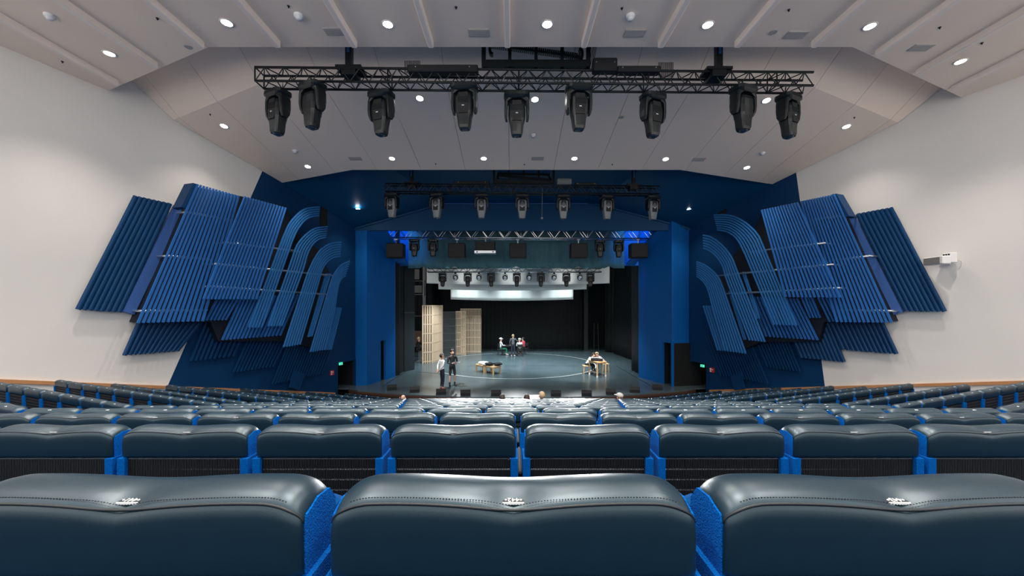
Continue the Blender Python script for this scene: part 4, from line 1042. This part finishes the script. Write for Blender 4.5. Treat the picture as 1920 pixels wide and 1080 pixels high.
table('low wooden bench with dark clothes, right of the pair', B1, .42, 'wood_light', .055, 'low_bench', group='low benches on the stage')
c0 = sum(B0, Vector())/4; c1 = sum(B1, Vector())/4
pw = MB().ball((0, 0, .09), .3, 12, 0, (1.15, .75, .30)); o = based('pillow', pw, 'cloth_white', True); o.location = (c0.x, c0.y, .42); o.rotation_euler = (0, 0, -.3); tag(o, 'white pillow lying on the left low bench', 'pillow')
for q, (dx, dy, mt, nm, lab) in enumerate([(-.2, 0, 'cloth_black', 'folded_coat', 'crumpled black coat on the right low bench'), (-.45, .05, 'cloth_white', 'folded_shirt', 'crumpled white shirt between the two low benches'), (.28, -.05, 'cloth_black', 'folded_shawl', 'black cloth hanging over end of right low bench')]):
    mb = MB()
    mb.ball((0, 0, .07), .22 if q != 1 else .14, 10, 0, (1.2, .8, .38))
    for v in mb.v: v += Vector((random.uniform(-.02, .02), random.uniform(-.02, .02), random.uniform(-.015, .025)))
    o = based(nm, mb, mt, True); o.location = (c1.x+dx, c1.y+dy, .42); tag(o, lab, 'clothes')
# stage monitors along the lip
mon = {'cab': MB(), }
wd_ = .58; pr = [(-.22, 0), (.22, 0), (.22, .30), (.05, .40), (-.22, .22)]
mon['cab'].add([(-wd_/2, y, z) for y, z in pr]+[(wd_/2, y, z) for y, z in pr], [tuple(range(5)), tuple(range(9, 4, -1))]+[(i, (i+1) % 5, 5+(i+1) % 5, 5+i) for i in range(5)])
mon_c = mon['cab'].data('cabinet', 'black_box'); mon_g = MB().box((0, .228, .15), (.5, .012, .24)).data('front_grille', 'grille_black'); mon_h = MB().box((0, -.225, .12), (.14, .012, .05)).data('handle', 'black_box')
for k, (u, v) in enumerate([(733, 732), (776, 736), (826, 740.5), (872, 742.5), (930, 743), (1043, 743.5), (1101, 743), (1147, 740.5), (1192, 736.5), (1235, 732)]):
    p = G(u, v); p.y += .12
    t = thing('stage_monitor', 'black wedge monitor on the stage edge, %s from left' % ORD[k], 'loudspeaker', p, math.radians((u-965)*-.08), 'wedge monitors along the stage edge'); t.scale = (.72, .6, .58)
    link('cabinet', mon_c, t); link('front_grille', mon_g, t); link('handle', mon_h, t)

# ------------------------------------------------------------------ people
def skin_body(joints, edges, root, mats, cls):
    me = bpy.data.meshes.new('body'); names = list(joints); idx = {n: i for i, n in enumerate(names)}
    me.from_pydata([joints[n][0] for n in names], [(idx[a], idx[b]) for a, b in edges], [])
    ob = bpy.data.objects.new('tmp', me); C.objects.link(ob)
    md = ob.modifiers.new('s', 'SKIN'); md.use_smooth_shade = True; md.branch_smoothing = .3
    sl = me.skin_vertices[0].data
    for n in names:
        r = joints[n][1]; sl[idx[n]].radius = r if isinstance(r, tuple) else (r, r); sl[idx[n]].use_root = (n == root)
    ob.modifiers.new('d', 'SUBSURF').levels = 2
    dg = bpy.context.evaluated_depsgraph_get(); out = bpy.data.meshes.new_from_object(ob.evaluated_get(dg)); bpy.data.objects.remove(ob)
    out.materials.clear()
    for m_ in mats: out.materials.append(M[m_])
    segs = [(Vector(joints[a][0]), Vector(joints[b][0]), cls(a, b)) for a, b in edges]
    for pl in out.polygons:
        c = pl.center; best = None
        for a, b, k in segs:
            d_ = b-a; t = max(0, min(1, (c-a).dot(d_)/max(1e-9, d_.length_squared))); dist = (a+d_*t-c).length
            if best is None or dist < best[0]: best = (dist, k, t)
        k = best[1]; pl.material_index = k(best[2]) if callable(k) else k; pl.use_smooth = True
    return out
# material slots: 0 skin 1 top 2 trousers 3 shoes 4 sock
def human(label, loc, rz, pose, mats, hair=None, cap=None, short_legs=False, short_sleeve=False, hgt=1.75, head_turn=0.0, bald=False, nod=0.0, name='person', fingers=True, group=None, glasses=False, beard=False):
    s = hgt/1.75
    J = {}
    def j(n, p, r): J[n] = (tuple(Vector(p)*s), (r[0]*s, r[1]*s) if isinstance(r, tuple) else r*s)
    E = []
    sit = pose.get('sit', False); seat = pose.get('seat', .45); lean = pose.get('lean', 0.0)
    ph = .93 if not sit else seat+.09
    up = Vector((0, math.sin(lean), math.cos(lean))); fw = Vector((0, math.cos(lean), -math.sin(lean)))
    pel = Vector((0, 0, ph))
    j('pelvis', pel, (.14, .105)); j('waist', pel+up*.17, (.125, .09)); j('chest', pel+up*.36, (.155, .105)); j('neck0', pel+up*.475, (.085, .07)); j('neck', pel+up*.52, .056)
    hd = Vector((math.sin(-head_turn)*.0, 0, 0)); hup = Vector((0, math.sin(lean*.4+nod), math.cos(lean*.4+nod))); nk = pel+up*.52
    hf = Vector((-math.sin(head_turn), math.cos(head_turn)*math.cos(nod+lean*.4), -math.sin(nod+lean*.4)))
    j('jaw', nk+hup*.06+hf*.025, (.068, .078)); j('face', nk+hup*.135+hf*.02, (.082, .10)); j('crown', nk+hup*.21, (.07, .085))
    E += [('pelvis', 'waist'), ('waist', 'chest'), ('chest', 'neck0'), ('neck0', 'neck'), ('neck', 'jaw'), ('jaw', 'face'), ('face', 'crown')]
    j('nose', nk+hup*.115+hf*.13, .013); E.append(('face', 'nose'))
    ch = pel+up*.36
    for sg, S_ in ((-1, 'L'), (1, 'R')):
        sh = ch+up*.095+Vector((sg*.185, 0, 0)); j('sh'+S_, sh, .062); E.append(('chest', 'sh'+S_))
        el, wr2 = pose.get('arm'+S_, (Vector((sg*.24, -.03, .20)), Vector((sg*.25, .05, -.04))))
        el = pel+Vector(el); wr2 = pel+Vector(wr2)
        j('el'+S_, el, .042); j('wr'+S_, wr2, .028); dirn = (wr2-el).normalized(); palm = wr2+dirn*.07; j('palm'+S_, palm, (.036, .02)); E += [('sh'+S_, 'el'+S_), ('el'+S_, 'wr'+S_), ('wr'+S_, 'palm'+S_)]
        if fingers:
            lat = dirn.cross(Vector((0, 0, 1)) if abs(dirn.z) < .8 else Vector((1, 0, 0))).normalized(); nrm2 = lat.cross(dirn).normalized()
            for q, (off, ln_) in enumerate(((-.03, .065), (-.01, .08), (.011, .075), (.031, .06))):
                b0 = palm+lat*off+dirn*.03; j('f%d%s' % (q, S_), b0+dirn*ln_*.5, .0085); j('g%d%s' % (q, S_), b0+dirn*ln_*.9-nrm2*.02, .0075); E += [('palm'+S_, 'f%d%s' % (q, S_)), ('f%d%s' % (q, S_), 'g%d%s' % (q, S_))]
            j('th'+S_, wr2+dirn*.05-lat*.05, .0095); j('ti'+S_, wr2+dirn*.085-lat*.065, .008); E += [('wr'+S_, 'th'+S_), ('th'+S_, 'ti'+S_)]
        hip = pel+Vector((sg*.09, 0, -.04)); j('hip'+S_, hip, .085); E.append(('pelvis', 'hip'+S_))
        if sit:
            kn = pose.get('knee'+S_, Vector((sg*.12, .43, seat+.06))); an = pose.get('ankle'+S_, Vector((sg*.12, .42, .08)))
        else:
            st = pose.get('stance', .09); kn = pose.get('knee'+S_, Vector((sg*st, .02, .49))); an = pose.get('ankle'+S_, Vector((sg*st*1.05, -.02, .08)))
        kn, an = Vector(kn), Vector(an)
        mid = hip.lerp(kn, .9) if short_legs else None
        j('kn'+S_, kn, .058 if not short_legs else .052); j('cf'+S_, kn.lerp(an, .35), .052); j('an'+S_, an, .036); j('toe'+S_, an+Vector((sg*.03, .17, -.045)), (.042, .03)); j('heel'+S_, an+Vector((0, -.03, -.04)), .035)
        E += [('hip'+S_, 'kn'+S_), ('kn'+S_, 'cf'+S_), ('cf'+S_, 'an'+S_), ('an'+S_, 'toe'+S_), ('an'+S_, 'heel'+S_)]
    def cls(a, b):
        if a[:2] in ('fa', 'ja', 'ne') and a != 'neck0' or b in ('nose', 'crown'): return 0
        if a == 'neck0' or b == 'neck': return lambda t: 1 if t < .4 else 0
        if a[:2] == 'sh': return (lambda t: 1 if t < .7 else 0) if short_sleeve else 1
        if a[:2] == 'el': return 0 if short_sleeve else (lambda t: 1 if t < .9 else 0)
        if a[:2] in ('wr', 'pa', 'f0', 'f1', 'f2', 'f3', 'th'): return 0
        if b[:3] in ('toe', 'hee'): return 3
        if a[:2] == 'hi': return (lambda t: 2 if t < .95 else 0) if short_legs else 2
        if a[:2] == 'kn': return 0 if short_legs else 2
        if a[:2] == 'cf': return (lambda t: 0 if t < .5 else 4) if short_legs else (lambda t: 2 if t < .75 else 0)
        if b[:3] == 'hip': return 2
        if a == 'pelvis': return lambda t: 2 if t < .1 else 1
        return 1
    mt = {'skin': 'skin', 'top': 'cloth_white', 'legs': 'cloth_navy', 'shoe': 'cloth_black', 'sock': 'sock_black'}; mt.update(mats)
    me = skin_body(J, E, 'pelvis', [mt['skin'], mt['top'], mt['legs'], mt['shoe'], mt['sock']], cls)
    o = link(name, me); o.location = loc; o.rotation_euler = (0, 0, rz); tag(o, label, 'person', group)
    hc = (nk+hup*.155+hf*.004)*s
    hrot = Matrix((Vector((hf.y, -hf.x, 0)).normalized(), hf, hup)).transposed()
    def headpart(nm, mb, m_, sm=True):
        mb.v = [hc+hrot @ (p*s*1.1) for p in mb.v]; part(nm, mb, m_, o, sm)
    if hair and not bald:
        mb = MB().ball((0, -.012, .012), .112, 12, 0, (.86, 1.02, .98))
        keep = MB(); idx = [i for i, p in enumerate(mb.v)]
        mb.f = [f for f in mb.f if all((mb.v[i].z > .045 or mb.v[i].y < -.02 and mb.v[i].z > -.07) for i in f)]; mb.m = [0]*len(mb.f)
        headpart('hair', mb, hair)
    if cap:
        mb = MB().ball((0, -.01, .03), .113, 12, 0, (.88, 1.02, .82)); mb.f = [f for f in mb.f if all(mb.v[i].z > .02 for i in f)]; mb.m = [0]*len(mb.f)
        mb.box((0, .13, .035), (.14, .10, .012)); headpart('cap', mb, cap)
    for q in (-1, 1): headpart('eye', MB().ball((q*.03, .088, -.015), .011, 6), 'hair_dark')
    for q in (-1, 1): headpart('ear', MB().ball((q*.084, -.01, -.03), .03, 6, 0, (.35, .6, 1)), mt['skin'])
    headpart('mouth', MB().box((0, .092, -.085), (.042, .01, .009)), 'cloth_red')
    if beard: headpart('beard', MB().ball((0, .048, -.092), .062, 8, 0, (1.0, .8, .75)), 'hair_dark')
    if glasses: headpart('glasses', MB().box((-.035, .104, -.015), (.055, .008, .038)).box((.035, .104, -.015), (.055, .008, .038)).box((0, .106, -.01), (.02, .006, .008)), 'hair_dark')
    return o
V = Vector
# two standing at the front
w1 = G(829, 730.5)
human('standing person in white shirt and dark trousers, hands behind back', w1, -.9, {'armL': (V((-.26, -.10, .21)), V((-.10, -.19, .02))), 'armR': (V((.26, -.10, .21)), V((.10, -.19, .02)))}, {'top': 'cloth_white', 'legs': 'cloth_navy', 'shoe': 'shoe_red'}, 'hair_dark', hgt=1.64, glasses=True)
w2 = G(848, 724.5)
human('standing bearded person in black hoodie and shorts holding papers', w2, PI+.55, {'armL': (V((-.24, .02, .16)), V((-.09, .27, .17))), 'armR': (V((.24, .02, .16)), V((.09, .27, .17))), 'stance': .12}, {'top': 'cloth_black', 'legs': 'cloth_black', 'shoe': 'cloth_black'}, 'hair_dark', short_legs=True, hgt=1.75, nod=.12, beard=True)
pd = Vector((-math.sin(PI+.55), math.cos(PI+.55), 0)); pp = w2+pd*.44+Vector((0, 0, 1.13))
mb = MB()
for q in range(4): mb.box((.0, 0, .006*q), (.30, .22, .003), 0, Matrix.Rotation(.08*q-.1, 3, 'Z') @ Matrix.Rotation(.25, 3, 'X'))
o = based('paper_sheets', mb, 'paper'); o.location = pp; o.rotation_euler = (0, 0, PI+.55); tag(o, 'white sheets of paper held by person in black', 'papers')
# back group at a small dark table
def chair(label, loc, rz, mt='cloth_black'):
    t = thing('chair', label, 'chair', loc, rz, 'dark chairs at the back table')
    part('seat', MB().rbox((0, 0, .44), (.42, .42, .04), .012, 0, 1), mt, t)
    part('backrest', MB().rbox((0, -.2, .78), (.40, .03, .22), .01, 0, 1), mt, t)
    for x in (-.19, .19):
        part('leg', MB().tube((x, .18, 0), (x, .18, .43), .016), mt, t); part('leg', MB().tube((x, -.21, 0), (x, -.19, .88), .016), mt, t)
c_tab = G(950.5, 665.6)
table('small dark table between the people at the back', [c_tab+V((-.4, -.35, 0)), c_tab+V((.4, -.35, 0)), c_tab+V((.4, .35, 0)), c_tab+V((-.4, .35, 0))], .74, 'cloth_black', .03, 'dark_table')
s1 = G(939, 666); chair('dark chair under person in white cap at back', s1, -PI/2+.2)
human('seated person in white cap, grey shirt and green trousers', s1, -PI/2+.2, {'sit': True, 'armL': (V((-.2, .12, .22)), V((-.08, .36, .18))), 'armR': (V((.2, .12, .22)), V((.08, .36, .18)))}, {'top': 'cloth_white', 'legs': 'cloth_green', 'shoe': 'cloth_white'}, None, 'cloth_white', fingers=False)
s2 = G(962, 668.6); human('standing person in grey jacket seen from behind at back', s2, -.25, {'armR': (V((.27, .12, .27)), V((.32, .38, .26))), 'stance': .1}, {'top': 'cloth_grey', 'legs': 'cloth_navy', 'shoe': 'cloth_white'}, 'hair_blond', fingers=False, hgt=1.68)
s3 = G(974.5, 667.5); chair('dark chair under person in white hooded top', s3, .15)
human('seated person in white hooded top seen from behind', s3, .15, {'sit': True, 'lean': .15, 'armL': (V((-.22, .15, .2)), V((-.1, .38, .2))), 'armR': (V((.22, .15, .2)), V((.1, .38, .2)))}, {'top': 'cloth_white', 'legs': 'cloth_black'}, None, 'cloth_white', fingers=False)
s4 = G(983.5, 664); chair('dark chair under person in red at back', s4, .9)
human('seated person in red top beside white hooded one', s4, .9, {'sit': True, 'lean': .3, 'armL': (V((-.22, .2, .2)), V((-.1, .42, .2))), 'armR': (V((.22, .2, .2)), V((.1, .42, .2)))}, {'top': 'cloth_red', 'legs': 'cloth_black'}, 'hair_dark', fingers=False)
# two people at the right table
st1 = G(1100, 701); st1.y += .1
t = thing('stool', 'wooden stool under person in white at right table', 'stool', st1, 0)
part('seat', MB().rbox((0, 0, .44), (.40, .40, .04), .012, 0, 1), 'wood_light', t)
for x, y in ((-.17, -.17), (.17, -.17), (.17, .17), (-.17, .17)): part('leg', MB().tube((x, y, 0), (x*.9, y*.9, .42), .02), 'wood_light', t)
human('seated person in white shirt slumped over right table', st1, -1.35, {'sit': True, 'lean': .75, 'armL': (V((-.24, .32, .28)), V((-.06, .52, .30))), 'armR': (V((.24, .30, .26)), V((.14, .52, .30)))}, {'top': 'cloth_white', 'legs': 'cloth_black', 'shoe': 'cloth_white'}, 'hair_dark', nod=.25, fingers=False, hgt=1.7)
st2 = G(1137, 698); st2.y += .3
t = thing('stool', 'wooden stool under person in pale pink at right table', 'stool', st2, 0)
part('seat', MB().rbox((0, 0, .44), (.40, .40, .04), .012, 0, 1), 'wood_light', t)
for x, y in ((-.17, -.17), (.17, -.17), (.17, .17), (-.17, .17)): part('leg', MB().tube((x, y, 0), (x*.9, y*.9, .42), .02), 'wood_light', t)
human('seated person in pale pink shirt bending over right table', st2, 1.5, {'sit': True, 'lean': .85, 'armL': (V((-.24, .32, .26)), V((-.1, .5, .28))), 'armR': (V((.24, .30, .26)), V((.1, .5, .28)))}, {'top': 'cloth_pink', 'legs': 'cloth_black', 'shoe': 'cloth_black'}, 'hair_blond', nod=.3, fingers=False, hgt=1.7)
# person in the left wing
sw = G(785.5, 677); human('person in dark clothes sitting in left wing behind screen', sw, -.6, {'sit': True, 'seat': .75, 'armR': (V((.2, .1, .2)), V((.05, .3, .15)))}, {'top': 'cloth_black', 'legs': 'cloth_black'}, 'hair_blond', fingers=False)
t = thing('wing_desk', 'dark red desk behind person in left wing', 'desk', (sw.x-.5, sw.y+.6, 0)); part('desk_top', MB().box((0, 0, .98), (1.2, .6, .06)), 'fixture_grey', t); part('desk_body', MB().box((0, .1, 1.5), (1.0, .3, 1.0)), 'stage_edge', t); part('leg', MB().box((-.5, 0, .48), (.06, .5, .95)), 'fixture_grey', t); part('leg', MB().box((.5, 0, .48), (.06, .5, .95)), 'fixture_grey', t)
t = thing('stool', 'tall dark stool under person in left wing', 'stool', sw); part('seat', MB().lathe([(.001, .74), (.18, .74), (.18, .70), (.001, .70)], 14), 'cloth_black', t); part('stem', MB().tube((0, 0, .02), (0, 0, .70), .03, 8).tube((0, 0, 0), (0, 0, .03), .2, 14), 'fixture_grey', t)
# people sitting low in the front rows, only heads and shoulders above the seats
zf = rowz(13)-SH
def audience(u, v, label, mats, hair, rz=0.0, bald=False, Z=12.1, **kw):
    p = P(u, v, Z); human(label, (p.x, Z, p.z-1.04), rz, {'sit': True, 'seat': .24, 'armL': (V((-.22, .1, .2)), V((-.12, .32, .2))), 'armR': (V((.22, .1, .2)), V((.12, .32, .2))), 'kneeL': V((-.12, .42, .34)), 'kneeR': V((.12, .42, .34)), 'ankleL': V((-.12, .44, .10)), 'ankleR': V((.12, .44, .10))}, mats, hair, bald=bald, fingers=False, group='people sitting in the front rows', **kw)
audience(755, 742, 'bald person in dark top sitting at left in front rows', {'top': 'cloth_black'}, None, 0, True)
audience(942, 744.5, 'dark haired person sitting in front rows, arm on seat', {'top': 'cloth_white'}, 'hair_dark', -.2)
audience(988, 744.5, 'dark haired person in white holding paper in front rows', {'top': 'cloth_white'}, 'hair_dark', -.1)
audience(1016, 739.5, 'blond person in black sitting in front rows', {'top': 'cloth_black'}, 'hair_blond', .1)
audience(1162, 742, 'person with pale cap and white shirt sitting at right', {'top': 'cloth_white'}, None, .35, False, cap='hair_grey')
p = P(1003, 744.5, 12.35); mb = MB().box((0, 0, 0), (.30, .01, .18), 0, Matrix.Rotation(-.5, 3, 'X')); mb.box((.12, .02, .01), (.22, .008, .16), 0, Matrix.Rotation(-.4, 3, 'X')); o = based('paper_sheets', mb, 'paper'); o.location = p-V((0, 0, .1)); tag(o, 'white open script held up in the front rows', 'papers')

# ------------------------------------------------------------------ stage light
def stage_spot(name, p, target, watts, size, col=(1, 1, 1), rad=.15, blend=.8):
    l = bpy.data.lights.new(name, 'SPOT'); l.energy = watts; l.spot_size = size; l.spot_blend = blend; l.color = col; l.shadow_soft_size = rad
    o = bpy.data.objects.new(name, l); C.objects.link(o); o.location = p
    o.rotation_euler = (Vector(target)-Vector(p)).to_track_quat('-Z', 'Y').to_euler(); return o
CW = (.86, .97, 1.0)
for x in (-4.2, -1.4, 1.6, 4.6):
    stage_spot('stage_lamp', (x, 22.6, 4.75), (x*.9, 24.5, 0), W_STAGE*.7, 2.0, CW)
for x in (-3.5, 0, 4.0):
    stage_spot('stage_lamp', (x, 19.7, 6.1), (x, 21.2, 0), W_STAGE*.8, 1.5, CW)
    stage_spot('stage_lamp', (x, 28.0, 7.2), (x, 27.6, 0), W_STAGE*.8, 1.6, CW)
for x in (-3.0, 0, 3.5):      # upward light on the cloth borders
    stage_spot('border_lamp', (x, 22.95, 5.5), (x*.9, 27.0, 5.9), 22, 1.5, (1, 1, .97), .1)
stage_spot('front_lamp', (-4.0, 14.7, 8.0), (-2.7, 18.2, .8), 2600, .5, (1, .97, .92), .06)
stage_spot('front_lamp', (4.8, 14.7, 8.0), (3.6, 20.0, .8), 2600, .5, (1, .97, .92), .06)
for x in (-3.2, .2, 3.8): stage_spot('audience_lamp', (x, 22.6, 4.6), (x*1.1, 9.5, .6), 2600, .8, (1, 1, 1), .12)
stage_spot('blue_lamp', (-5.6, 18.6, 8.6), (-6.3, 20.3, 6.6), 160, 1.6, (.06, .34, 1.0), .1)
stage_spot('blue_lamp', (6.2, 18.6, 8.6), (6.9, 20.3, 6.6), 160, 1.6, (.06, .34, 1.0), .1)
